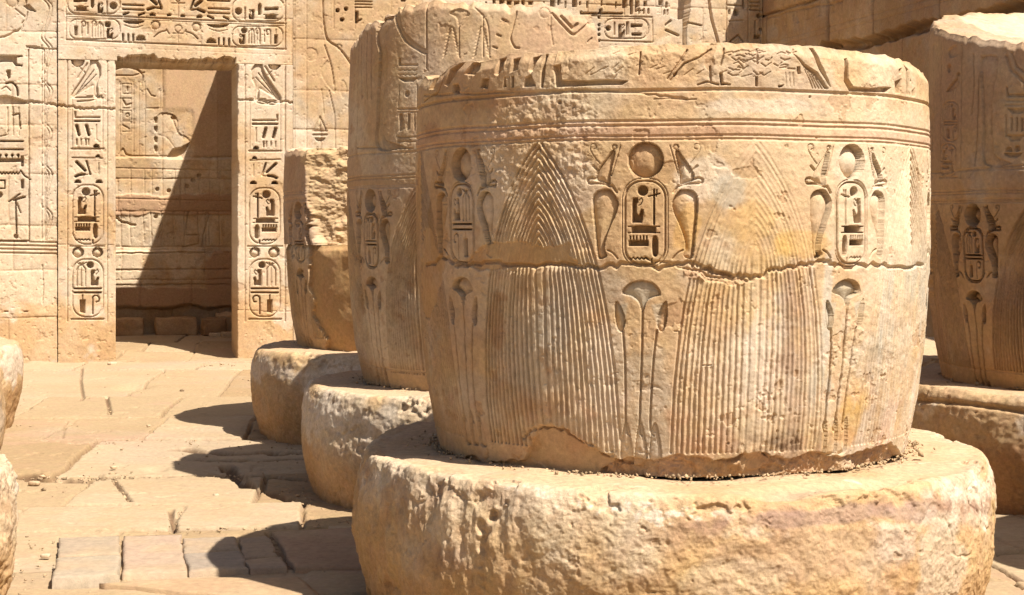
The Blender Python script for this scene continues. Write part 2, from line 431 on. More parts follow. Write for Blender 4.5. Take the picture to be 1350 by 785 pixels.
def build_base(ax, ay, seed, n_th, n_t, parent=None, name="column_base", scale=1.0, drop=0.0, rough=1.0, colour=None, post=None, facing=0.0, pale=.35):
    pts = np.array([(1.375, -.24), (1.39, -.14), (1.42, -.02), (1.455, .10), (1.474, .22), (1.474, .34), (1.466, .45), (1.452, .52), (1.425, .573), (1.375, .602), (1.25, .612), (.95, .613), (.55, .613), (.02, .613)])
    pts = np.array(smooth(pts, n=8)); pts[:, 0] *= scale
    L = np.concatenate([[0], np.cumsum(np.hypot(*np.diff(pts, axis=0).T))])
    Lr = float(L[(pts[:, 1] > .604).argmax()]); Le = Lr + .36
    t = axis([(0, Le, Le / n_t), (Le, L[-1], .06)])
    pr = np.interp(t, L, pts[:, 0]); pz = np.interp(t, L, pts[:, 1])
    th = facing + axis([(-pi, -1.9, .03), (-1.9, 1.9, 3.8 / n_th), (1.9, pi, .03)])[:-1]
    tr = np.gradient(pr, t); tz = np.gradient(pz, t); nn = np.hypot(tr, tz); nr_, nz_ = tz / nn, -tr / nn
    X = ax + pr[:, None] * np.sin(th); Y = ay - pr[:, None] * np.cos(th); Zg = pz[:, None] + 0 * th[None]
    P3 = (X, Y, Zg); T = th[None, :] - facing + 0 * t[:, None]; ZZ = Zg
    tt = t[:, None] - Lr + .82 + 0 * T; side = 1 - sst(tt, .74, .86)
    H = .022 * fbm(P3, 1.6, 3, seed) + rough * (.010 * fbm(P3, 6, 4, seed + 1) * (.35 + .65 * side) + .0035 * fbm(P3, 30, 4, seed + 2) * (.3 + .7 * side))
    pit = sst(fbm(P3, 16, 4, seed + 3, .6), .68, .85) * side
    H -= .009 * rough * pit
    rimz = sst(tt, .60, .74) * (1 - sst(tt, .84, .92))
    H -= .022 * rough * rimz * sst(fbm(P3, 4.5, 5, seed + 12, .6), .34, .46)
    H -= .010 * rough * side * sst(.06 - np.abs(fbm(P3, 2.4, 4, seed + 13, .55)), 0, .05) * sst(fbm(P3, 1.5, 2, seed + 14), .1, .4)
    H -= rough * side * (.010 * np.abs(fbm(P3, 5.5, 4, seed + 17, .55)) + .006 * np.abs(fbm(P3, 17, 4, seed + 18, .6)) - .004)
    H += rough * side * .0016 * fbm(P3, 80, 2, seed + 19)
    rad_ = pr[:, None] / scale + 0 * T; sk = np.exp(-((rad_ - 1.10) / .05) ** 2) * (1 - side)
    H += sk * (.004 + .008 * fbm(P3, 9, 4, seed + 15))
    ctx = dict(P3=P3, T=T, Z=ZZ, H=H, side=side, t=tt, seed=seed, pit=pit)
    C = tone(P3, seed + 5, .25)
    ns = fbm(P3, 3.5, 5, seed + 6, .6); nb = fbm(P3, 1.2, 3, seed + 7)
    C = mix(C, OCHRE, sst(.26 - ZZ + .10 * ns, -.06, .16) * .62 * side)          # golden damp foot
    salt = sst(ns + pale + .5 * nb - 5.5 * np.abs(ZZ - .44), .05, .45) * side
    C = mix(C, WHITE, salt * .6)
    C = mix(C, (.55, .42, .27), sk * .8)
    C = mix(C, (.60, .45, .29), (1 - side) * .8)
    C = mix(C, TAN, sst(fbm(P3, 2.5, 3, seed + 9), .2, .8) * .5)
    C = mix(C, BROWN, pit * .35)
    ctx["C"] = C
    if post: post(ctx)
    H, C = ctx["H"], ctx["C"]
    Zg = Zg - drop - .022 * (1 - side)
    X = X + H * nr_[:, None] * np.sin(th); Y = Y - H * nr_[:, None] * np.cos(th); Zg = Zg + H * nz_[:, None]
    V = np.stack([X, Y, Zg], -1)
    o = raw_mesh(name, V.reshape(-1, 3), grid_faces(len(t), len(th), True), C.reshape(-1, 3), M_BASE, parent, (ax, ay, 0))
    return o

MX, MY = .735, 7.55          # the near column
main_map = cyl_map(MX, MY, shaft_prof)
def jag(R, pts, amp, n, seed):
    """roughened polyline (pixels) -> metres"""
    rnd = random.Random(seed); out = []
    for (x0, y0), (x1, y1) in zip(pts[:-1], pts[1:]):
        for k in range(n):
            t = k / n; out.append(R.P(x0 + (x1 - x0) * t + rnd.uniform(-1, 1) * amp * .5, y0 + (y1 - y0) * t + rnd.uniform(-1, 1) * amp))
    out.append(R.P(*pts[-1])); return out

def near_column():
    e = empty("temple_column", (MX, MY, 0), "large carved drum column on a round base in the foreground, cracked across the middle", "column", "sandstone columns of the court")
    CR = [(560, 352), (584, 338), (604, 350), (640, 346), (690, 352), (740, 348), (790, 352), (830, 349), (870, 353), (905, 346), (925, 352), (960, 362), (990, 368), (1030, 355), (1062, 350), (1085, 345), (1110, 352), (1150, 350), (1190, 352), (1218, 350)]
    def ztop(S):
        th = S / RS
        z = 2.318 + .012 * np.sin(th * 3.1 + 1) + .010 * np.sin(th * 17) * (th < -.5) + .0035 * np.interp(th * 30, np.arange(-140, 140), np.random.RandomState(3).randn(280))
        return z - .05 * sst(th, -.9, -1.25) - .02 * sst(th, .9, 1.2)
    def dec(R):
        ph = main_map(848.5, 300)[0]
        pet = column_decor(R, main_map, ph, 0, ['A', 'A', 'B', 'B', 'A', 'B', 'B'], 1.15)
        R.pxmap = main_map; p = Pen(R, 0, 0, 1, 1); p.u = R.pu
        base_ring_lines(R, [2.143], .014, .010)
        # broken scene above the ring: feet, hems, the dark niches on the left
        R.k = 1
        for pts in ([(586, 112), (590, 92), (601, 84), (608, 83), (600, 100), (590, 114)], [(597, 112), (604, 110), (607, 118), (604, 124), (597, 122)],
                    [(632, 116), (636, 104), (645, 104), (644, 117)], [(652, 98), (655, 78), (664, 76), (663, 92), (656, 100)],
                    [(672, 96), (675, 78), (684, 76), (682, 92)], [(663, 115), (665, 101), (667, 115)],
                    [(674, 115), (674, 101), (677, 101), (677, 115)], [(689, 115), (692, 103), (699, 98), (706, 114)],
                    [(696, 92), (700, 76), (709, 73), (703, 90), (700, 98)], [(712, 115), (713, 90), (716, 72), (719, 72), (718, 95), (715, 115)],
                    [(729, 87), (738, 85), (740, 106), (775, 107), (800, 105), (828, 107), (820, 112), (780, 113), (732, 115)],
                    [(612, 98), (618, 84), (627, 80), (632, 92), (625, 100)],
                    [(566, 118), (569, 100), (574, 96), (574, 118)]):
            p.cut(pts, .028)
        for pts in ([(581, 96), (583, 108), (578, 122), (560, 134)], [(842, 98), (844, 69)], [(884, 106), (892, 96), (902, 84), (922, 76), (938, 65)], [(880, 104), (896, 82), (906, 66)],
                    [(950, 86), (953, 75), (955, 64)], [(950, 97), (952, 110), (962, 112)], [(936, 88), (937, 108)], [(999, 65), (999, 84)], [(920, 112), (932, 108), (947, 112)]):
            p.line(pts, 2.4, .014)
        for pts in ([(1046, 70), (1062, 85), (1078, 96), (1092, 118), (1088, 117), (1074, 100), (1060, 88)], [(1071, 63), (1076, 64), (1082, 84), (1093, 108), (1096, 116), (1090, 108), (1080, 92), (1074, 76)],
                    [(1051, 88), (1055, 88), (1056, 98), (1052, 98)], [(996, 101), (999, 101), (999, 114), (996, 114)], [(1026, 113), (1034, 112), (1032, 115), (1027, 116)],
                    [(948, 97), (952, 97), (953, 110), (962, 112), (950, 113)], [(887, 98), (894, 92), (892, 99), (888, 103)],
                    [(1114, 78), (1118, 77), (1119, 104), (1125, 115), (1150, 117), (1164, 115), (1175, 116), (1170, 122), (1120, 121), (1113, 108)],
                    [(1180, 108), (1188, 104), (1187, 123), (1181, 123)], [(1184, 92), (1190, 90), (1188, 97), (1184, 98)], [(1194, 84), (1198, 92), (1198, 126), (1195, 124), (1194, 100)], [(1202, 120), (1206, 116), (1206, 127), (1202, 127)]):
            p.cut(pts, .026)
        for k in range(6): p.line([(1060 + k * 3, 88 + k * 2), (1072 + k * 4, 117)], 1.6, .008)
        for x in (1036, 1041, 1046): p.line([(x, 96), (x + 1, 114)], 1.4, .007)
        for x in (1210, 1213, 1216): p.line([(x, 112), (x, 128)], 1.5, .008)
        rnd = random.Random(7)
        for a in range(34):
            x = rnd.uniform(955, 1040); y = rnd.uniform(66, 100); q = rnd.uniform(-.5, .9)
            p.line([(x, y), (x + 6, y + 6 * q), (x + rnd.uniform(8, 15), y + rnd.uniform(-3, 4))], 1.8, .007)
        p.line([(862, 131), (880, 130), (905, 132), (918, 131)], 1.6, .008)
        p.disc(737, 135, 3, .012)
        for x, y in ((1200, 107), (1068, 128), (960, 585)): p.disc(x, y, 2, .01)
        for a in range(24):
            rnd = random.Random(a); x = rnd.uniform(755, 1010); y = rnd.uniform(64, 100)
            p.line([(x, y), (x - rnd.uniform(4, 14), y + rnd.uniform(3, 9))], 1.5, .005)
        p.rect(926, 481, 939, 483, .012); p.rect(888, 436, 896, 438, .008)
        return pet
    def post(R):
        R.T = np.zeros_like(R.H)
        crack = jag(R, CR, 3.0, 7, 4)
        b = (slice(None), slice(None))
        R.gm(crack, .016, .016)
        R.gm(jag(R, [(690, 575), (712, 562), (742, 566), (766, 582), (800, 600), (832, 612)], 3, 5, 8), .014, .014)
        R.gm(jag(R, [(850, 340), (905, 355), (940, 364), (985, 371)], 3, 5, 9), .01, .008)
        R.gm([(R.S[0], 2.09), (R.S[-1], 2.09)], .001, .0)
        for a, bb in (((745, 118), (850, 124)), ((850, 124), (905, 131)), ((560, 126), (745, 120))): R.gm(jag(R, [a, bb], 1.5, 8, 3), .009, .007)
        # lost skin: recessed flat mortar
        for pts, d, nm in (([(612, 345), (640, 322), (690, 318), (706, 326), (750, 320), (752, 336), (760, 350), (700, 352), (650, 356), (600, 352)], .011, 'mortar'),
                           ([(700, 578), (712, 564), (742, 566), (766, 583), (800, 602), (832, 614), (822, 640), (690, 640), (640, 632), (640, 612), (690, 606)], .026, 'mortar'),
                           ([(575, 596), (600, 604), (625, 600), (640, 612), (700, 606), (700, 640), (560, 640)], .017, 'mortar'),
                           ([(826, 603), (860, 608), (900, 600), (950, 606), (1000, 596), (1040, 606), (1075, 596), (1110, 602), (1150, 592), (1180, 588), (1190, 640), (826, 640)], .030, 'rubble'),
                           ([(1005, 622), (1014, 612), (1030, 614), (1034, 622), (1020, 628)], .04, 'rubble'),
                           ([(1118, 604), (1128, 600), (1138, 604), (1130, 611)], .03, 'rubble'),
                           ([(556, 318), (566, 300), (574, 330), (586, 352), (566, 420), (556, 400)], .006, 'mortar'),
                           ([(912, 352), (960, 360), (985, 372), (960, 374), (905, 366)], .007, 'rubble')):
            q = smooth([R.P(x, y) for x, y in pts], True, 4)
            rnd = random.Random(len(pts)); q = [(s + rnd.uniform(-.004, .004), z + rnd.uniform(-.004, .004)) for s, z in q]
            bb = R.box(q, .03)
            if bb is None: continue
            dd = R.dist(q, bb, True) + .008 * fbm([c[bb] for c in R.P3], 25, 3, 2)
            w = sst(dd, -.002, .005); m = R.mask(nm); m[bb] = np.maximum(m[bb], w)
            R.H[bb] = R.H[bb] * (1 - w * .85) - d * w
        mo = R.mask('mortar'); ru = R.mask('rubble')
        R.H += ru * (.026 * np.clip(fbm(R.P3, 11, 5, 31, .6), -.5, .9) + .018 * sst(fbm(R.P3, 7, 3, 33), .05, .2) - .006) + mo * .003 * fbm(R.P3, 9, 4, 32)
        R.H += np.minimum(R.T, 0)
        th = R.S[None, :] / RS
        # worn rough top band
        w = sst(R.P3[2], 2.15, 2.2) * (.4 + .6 * sst(th, -.55, -.2))
        R.H += w * (.004 * fbm(R.P3, 20, 5, 41, .6)) * sst(1.1 - th, 0, .5)
        # pecked zone left of the first triangle and under the band
        pk = sst(fbm(R.P3, 2.3, 3, 45) + 1.2 * np.exp(-((th + .62) / .25) ** 2 - ((R.P3[2] - 1.9) / .2) ** 2), .35, .8)
        R.H += pk * .004 * fbm(R.P3, 55, 3, 46)
        # foot worn round and sunk a little
        R.T = R.H
    def colour(R):
        P3 = R.P3; Z = P3[2]; th = R.S[None, :] / RS + 0 * Z
        C = tone(P3, 7, .12)
        z0 = sst(th, .0, .25)
        streak = fbm(P3, 16, 4, 51, .55, (1, 1, .10)); bl = fbm(P3, 2.6, 4, 52)
        low = sst(Z, 1.62, 1.35)
        C = mix(C, WHITE, low * z0 * sst(streak + bl * .7, .0, .7) * .55)
        C = mix(C, BLUE, low * z0 * sst(streak * .8 - bl + .3, .25, .9) * .40)
        C = mix(C, YELLOW, sst(fbm(P3, 5, 4, 54) + .5 * streak, .35, 1.0) * sst(th, -.1, .3) * sst(Z, 1.95, 1.5) * .55)
        C = mix(C, YELLOW, sst(Z, .92, .74) * sst(th, -.05, .1) * sst(.75 - th, 0, .3) * sst(streak, -.1, .5) * .6)
        C = mix(C, ROSE, sst(Z, .98, .8) * sst(fbm(P3, 9, 3, 56), .1, .6) * .3)
        C = mix(C, PALE, sst(Z, 2.15, 2.05) * sst(Z, 1.5, 1.9) * sst(th, -.3, .3) * .45)
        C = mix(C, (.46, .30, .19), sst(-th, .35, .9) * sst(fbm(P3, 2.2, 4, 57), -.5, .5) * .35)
        C = mix(C, ROSE, sst(Z, 1.94, 1.96) * sst(2.03 - Z, 0, .01) * .3)
        d = np.exp(-(((th - .36) / .05) ** 2)) * sst(Z, 1.5, 1.3) * sst(streak + bl, -.5, .4)
        C = mix(C, (.40, .28, .19), d * .6)
        st = np.exp(-((th - .32) / .17) ** 2 - ((Z - .72) / .07) ** 2)
        C = mix(C, DARK, np.clip(st * sst(fbm(P3, 14, 5, 58, .65), -.35, .35), 0, 1) * .8)
        C = mix(C, DARK, np.exp(-((th - .74) / .06) ** 2 - ((Z - 1.12) / .06) ** 2) * sst(fbm(P3, 30, 4, 59), -.1, .5) * .6)
        C = mix(C, OCHRE, R.mask('mortar') * (.5 + .2 * fbm(P3, 5, 4, 61))); C = mix(C, (.47, .31, .18), R.mask('rubble') * .6)
        C = mix(C, (.44, .28, .15), R.chip * .45)
        C = mix(C, BLUE, R.mask('flower') * .6)
        C = mix(C, OCHRE, sst(.86 - Z, 0, .16) * sst(-th, .1, .7) * .45)
        Sg = R.S[None, :] + 0 * Z
        def spot(px, py, rs, rz, seed, col, w):
            s_, z_ = main_map(px, py); g = 1 - np.sqrt(((Sg - s_) / rs) ** 2 + ((Z - z_) / rz) ** 2) + .55 * fbm(P3, 6, 5, seed, .6)
            return mix(C, col, sst(g, .0, .35) * w)
        for a_ in ((652, 425, .06, .13, 1, (.40, .25, .13), .6), (575, 300, .10, .30, 2, (.47, .29, .13), .6), (640, 250, .22, .14, 3, WHITE, .28), (760, 240, .10, .12, 4, WHITE, .35),
                   (930, 235, .12, .10, 5, WHITE, .5), (1130, 240, .16, .12, 6, WHITE, .3), (985, 300, .14, .13, 7, (.58, .40, .17), .5), (960, 250, .10, .10, 8, BLUE, .35), (905, 300, .05, .10, 9, YELLOW, .45),
                   (1060, 320, .16, .07, 10, YELLOW, .4), (800, 500, .10, .26, 11, WHITE, .35), (860, 520, .10, .24, 12, (.56, .52, .43), .45), (1040, 420, .05, .22, 13, (.40, .29, .20), .6), (1000, 470, .08, .2, 14, WHITE, .45),
                   (1120, 560, .10, .1, 15, YELLOW, .45), (650, 130, .22, .05, 16, (.43, .26, .14), .5), (740, 145, .1, .04, 17, BROWN, .35), (570, 175, .12, .05, 18, (.42, .26, .15), .6), (1000, 140, .25, .03, 19, WHITE, .4),
                   (730, 420, .08, .15, 20, (.50, .46, .38), .5), (690, 530, .22, .1, 21, (.50, .32, .16), .4), (1150, 470, .12, .12, 22, (.47, .42, .33), .45), (860, 172, .5, .02, 23, (.50, .33, .22), .4)):
            C = spot(*a_)
        sl = sst(fbm(P3, 22, 4, 60, .6), .1, .5) * np.exp(-((Z - 1.08) / .3) ** 2) * sst(th, -.1, .2) * .25
        return mix(C, WHITE, sl)
    def dec2(R):
        pet = dec(R)
        ref = main_map(848.5, 300)[0]; ph = ref
        for i in range(7):
            R.ds = (i - 3) * PERIOD; R.paint('flower', [R.P(x, y) for x, y in ((822, 387), (834, 373), (847, 371), (860, 374), (869, 388), (853, 397), (847, 410), (841, 398))], .006, .8 if i > 2 else 0)
            for x in (822, 868): R.paint('flower', [R.P(x - 9, 402), R.P(x + 6, 400), R.P(x, 436)], .006, .6 if i > 2 else 0)
        R.ds = 0
        return pet
    def pet_w(P3, wear):
        th = np.arctan2(P3[0] - MX, MY - P3[1]); up = sst(P3[2], 1.42, 1.5)
        w = sst(wear, -1.2, -.3)
        faint = sst(th, .0, .12) * (.55 * up * sst(.50 - th, 0, .05) + .22)
        gap = up * sst(-th, .30, .36) * sst(1.9 - P3[2] + .12 * fbm(P3, 4, 3, 5), -.02, .02) if False else 0
        return w * (1 - np.clip(faint, 0, .85)) * (1 + .7 * sst(-th, .3, .7))
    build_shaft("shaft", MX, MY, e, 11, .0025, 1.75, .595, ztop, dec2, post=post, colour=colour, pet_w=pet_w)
    def bpost(c):
        T, Z, P3 = c["T"], c["Z"], c["P3"]; t = c["t"]
        # scoop worn in the rim at front right, shallow basin on the top behind it
        def blob(t0, z0, a, b): return np.exp(-((T - t0) / a) ** 2 - ((t - z0) / b) ** 2)
        jag_ = .9 + .4 * fbm(P3, 8, 3, 71)
        c["H"] -= .060 * blob(.22, .80, .075, .075) * jag_ + .03 * blob(.60, .86, .10, .07) + .02 * blob(.42, .9, .2, .04)
        # rough broken flank on the left, vertical tooth marks
        lf = sst(-T, .40, .62) * (1 - sst(t, .70, .78)) * sst(-T, 1.75, 1.4)
        c["H"] += lf * (.020 * fbm(P3, 13, 5, 72, .55, (1, 1, .35)) - .018)
        c["H"] -= .045 * lf * sst(fbm(P3, 5, 4, 73), .35, .6) * .6
        edge = sst(t, .70, .76) * (1 - sst(t, .80, .9)) * sst(-T, .55, .75)
        c["H"] += edge * .014 * fbm(P3, 12, 4, 74)
        mid = (1 - sst(t, .70, .78)) * sst(T, -.62, -.4)
        c["H"] += mid * (.0055 * fbm(P3, 26, 5, 75, .6) - .004)
        c["H"] -= .012 * mid * sst(fbm(P3, 2.0, 2, 76), .1, .7)
        C = c["C"]
        band = np.exp(-((Z - (.47 + .05 * np.sin(T * 4))) / .045) ** 2) * sst(T, -.25, .0) * c["side"]
        C = mix(C, (.33, .21, .15), band * sst(fbm(P3, 7, 5, 77, .6), -.4, .3) * .9)
        C = mix(C, (.34, .20, .12), lf * sst(fbm(P3, 7, 4, 78), -.2, .6) * .55)
        C = mix(C, (.54, .37, .18), sst(fbm(P3, 3, 4, 79), -.4, .5) * (1 - sst(t, .50, .72)) * .75)
        C = mix(C, (.36, .30, .24), blob(.33, .86, .14, .05) * .5)
        wht = sst(fbm(P3, 18, 5, 80, .65) + .3 - 12 * np.abs(t - (.72 - .03 * np.cos(T * 5))), .15, .55)
        C = mix(C, WHITE, wht * sst(T, -.75, -.5) * sst(.15 - T, 0, .2) * .7)
        for t0, z0, a_, b_, col, w in ((.35, .36, .5, .10, (.42, .30, .20), .5), (-.15, .20, .35, .12, (.45, .30, .15), .5), (.75, .25, .15, .2, (.60, .54, .44), .5), (.12, .28, .2, .10, (.60, .50, .36), .5),
                                      (.62, .48, .16, .06, (.38, .29, .24), .6), (.30, .50, .30, .045, (.34, .24, .19), .7), (-.7, .1, .3, .2, (.50, .33, .16), .5)):
            g = 1 - np.sqrt(((T - t0) / a_) ** 2 + ((Z - z0) / b_) ** 2) + .6 * fbm(P3, 5, 5, int(t0 * 100) + 300, .6)
            C = mix(C, col, sst(g, .0, .4) * w * c["side"])
        chips = sst(fbm(P3, 9, 3, 81, .5, (1, 3, 1)), .74, .8) * (1 - c["side"])
        C = mix(C, PALE, chips * .8)
        c["C"] = C
    build_base(MX, MY, 30, 1400, 370, e, post=bpost, rough=.62, pale=.05)
near_column()

# ---- the second column: taller, its upper scene kept on the left
C2X, C2Y = .085, 10.8
def second_column():
    e = empty("temple_column", (C2X, C2Y, 0), "tall carved column behind the foreground one, striding legs and a staff on its ragged top", "column", "sandstone columns of the court")
    mp = cyl_map(C2X, C2Y, shaft_prof)
    prof = [(462, 62), (470, 52), (473, 38), (482, 34), (492, 27), (500, 26), (508, 18), (520, 15), (524, 9), (545, 6), (556, 3), (590, 2), (640, 2), (690, 6), (735, 11), (755, 16), (772, 24), (786, 32), (789, 48), (792, 75), (860, 110), (918, 120)]
    pts = [mp(x, y) for x, y in prof]
    def ztop(S):
        z = np.interp(S, [p[0] for p in pts], [p[1] for p in pts])
        z = np.where(S < pts[0][0], pts[0][1] - (pts[0][0] - S) * .1, z)
        z = np.where(S > pts[-1][0], pts[-1][1], z)
        return z + .012 * np.interp(S * 30, np.arange(-160, 160), np.random.RandomState(8).randn(320))
    def dec(R):
        ph = mp(488, 300)[0]
        pet = column_decor(R, main_map, ph, -.10, ['B', 'A'], 1.9)
        R.pxmap = mp; p = Pen(R, 450, 100, 460, 110); p.b = (0, 0, 1, 1); R.k = 1
        base_ring_lines(R, [2.062, .715], .012, .006)
        p.line([(470, 195), (545, 196)], 2, .010)
        # striding legs, kilt folds, arm, staff
        p.sunk([(498, 30), (506, 24), (517, 22), (512, 38), (507, 52), (511, 75), (509, 110), (505, 140), (506, 172), (509, 184), (520, 189), (532, 193), (532, 196), (498, 196), (497, 150), (498, 110), (500, 75), (496, 50)], .022, .03, floor=.3)
        for x in (477, 484, 490): p.line([(x, 45), (x - 1, 90), (x, 130)], 2.2, .012)
        p.line([(473, 60), (471, 130), (470, 190)], 2.4, .012); p.line([(480, 55), (481, 130), (478, 180)], 1.6, .006)
        p.sunk([(519, 10), (526, 18), (531, 38), (540, 50), (552, 60), (562, 66), (560, 72), (548, 66), (534, 56), (526, 42), (519, 24)], .018, .02, floor=.3)
        p.line([(562, 0), (562, 90)], 2.4, .014)
        p.line([(526, 77), (526, 86), (550, 86)], 1.8, .012); p.cut([(525, 77), (528, 77), (528, 87), (525, 86)], .02)
        for y in (92, 98): p.line([(525 + i * 3, y + (i % 2) * 1.5) for i in range(9)], 1.3, .008)
        p.cut([(525, 103), (551, 103), (545, 108), (532, 108)], .025)
        for x in (526, 550): p.line([(x, 112), (x, 142)], 1.4, .008)
        p.disc(537, 124, 4, .022); p.line([(525, 144), (550, 144)], 2, .01); p.line([(525, 148), (550, 148)], 1.4, .006)
        p.cut([(527, 150), (531, 150), (534, 170), (527, 174)], .022); p.cut([(538, 150), (541, 150), (541, 170), (537, 172)], .018)
        p.line([(547, 150), (547, 172)], 1.6, .01); p.line([(525, 181), (550, 181)], 1.6, .01); p.line([(525, 187), (550, 187)], 1.6, .01)
        # bouquet and the seated figure to the right
        p.sunk([(593, 18), (599, 13), (608, 12), (616, 15), (619, 20), (612, 23), (607, 32), (604, 34), (601, 24)], .012, .02, floor=.5)
        p.line([(605, 33), (605, 75)], 1.8, .009); p.line([(637, 20), (637, 75)], 1.8, .009); p.line([(625, 10), (634, 18), (642, 30), (645, 50), (645, 75)], 1.6, .007, True)
        for x0, sg in ((588, 1), (628, 1)):
            for k in range(9): p.line([(x0 + 6 - k * .9, 36 + k * 4.5), (x0 + 3 - k * .9, 40 + k * 4.5)], 2, .007); p.line([(x0 + 8 + k * .9, 36 + k * 4.5), (x0 + 11 + k * .9, 40 + k * 4.5)], 2, .007)
        p.line([(681, 16), (676, 36), (673, 50), (678, 62), (684, 64)], 2.4, .012, True)
        p.line([(726, 18), (726, 40), (729, 60)], 1.8, .007); p.disc(718, 17, 7, .008, True)
        p.line([(728, 18), (742, 34), (756, 46), (768, 38), (778, 30)], 3.0, .014, True); p.line([(740, 22), (755, 38), (761, 32)], 3.4, .018)
        p.line([(775, 56), (780, 51)], 2.2, .012)
        for x, y in ((664, 26), (657, 46), (652, 62)): p.line([(x - 2, y), (x + 3, y + 2)], 2.2, .014)
        return pet
    def colour(R):
        P3 = R.P3; th = R.S[None, :] / RS; C = tone(P3, 90, .0)
        C = mix(C, (.50, .36, .26), sst(fbm(P3, 1.8, 4, 92), -.3, .6) * .5)
        C = mix(C, OCHRE, sst(.80 - P3[2], 0, .12) * .6)
        C = mix(C, TAN, sst(P3[2], 1.86, 1.88) * sst(1.93 - P3[2], 0, .01) * .6)
        return mix(C, BROWN, R.chip * .3)
    build_shaft("shaft", C2X, C2Y, e, 90, .0042, 1.65, .595, ztop, dec, colour=colour)
    build_base(C2X, C2Y, 131, 620, 170, e, pale=.55)
second_column()

# ---- the third column: a rough broken block on a patched drum
C3X, C3Y = -.76, 13.9
def third_column():
    e = empty("temple_column", (C3X, C3Y, 0), "short far column beside the doorway, its broken top block rough and overhanging a mortar-patched drum", "column", "sandstone columns of the court")
    mp = cyl_map(C3X, C3Y, shaft_prof)
    zc = mp(400, 324)[1]
    ph = mp(394, 300)[0]
    def dec(R): return column_decor(R, main_map, ph, -.13, ['B', 'A'], 1.9)
    def broken(R):
        th = R.S[None, :] / RS; P3 = R.P3; n = fbm(P3, 5, 5, 201, .6)
        tc = radians(-8); d = .86
        flat = d / np.maximum(np.cos(th - tc), .2) - RS
        line = -.98 + .10 * n + .25 * (2.3 - P3[2])
        w = sst(th + .03 * n, line - .01, line + .02) * (th < 1.2)
        rough_ = flat + .030 * fbm(P3, 9, 5, 203, .6, (1, 1, 1.6)) + .030 * fbm(P3, 3, 3, 204) - .02 * np.abs(fbm(P3, 5, 3, 206))
        R.H = np.where(w > 0, np.minimum(R.H, R.H * (1 - w) + np.minimum(rough_, 0) * w), R.H); R.w = w
    def colU(R):
        C = tone(R.P3, 210, -.05); C = mix(C, (.46, .31, .22), (1 - R.w) * .5)
        return mix(C, (.62, .46, .27), R.w * .8)
    zt = lambda S: 2.235 + .015 * np.interp(S * 20, np.arange(-120, 120), np.random.RandomState(4).randn(240))
    up = lambda z: shaft_prof(z) + .012
    build_shaft("broken_block", C3X, C3Y, e, 210, .006, 1.6, zc + .006, zt, dec, prof=up, post=broken, colour=colU)
    def patch(R):
        th = R.S[None, :] / RS; P3 = R.P3
        edge = -.88 + .05 * fbm(P3, 9, 4, 221) + .12 * sst(P3[2], .9, .7)
        w = sst(th, edge - .004, edge + .008) * (th < 2.0)
        R.H = R.H * (1 - w) + w * (-.035 + .010 * fbm(P3, 5, 4, 222) - .02 * sst(P3[2], zc - .09, zc) * sst(fbm(P3, 6, 3, 225), -.3, .4)); R.w = w
    def colL(R):
        C = tone(R.P3, 230, -.1); C = mix(C, (.57, .36, .16), R.w * .85)
        return mix(C, OCHRE, sst(.78 - R.P3[2], 0, .12) * .4)
    zt2 = lambda S: zc - .002 + .010 * np.minimum(0, np.sin(S * 9)) + .012
    build_shaft("patched_drum", C3X, C3Y, e, 230, .006, 1.6, .595, zt2, dec, post=patch, colour=colL)
    build_base(C3X, C3Y, 251, 420, 120, e, pale=.45)
third_column()

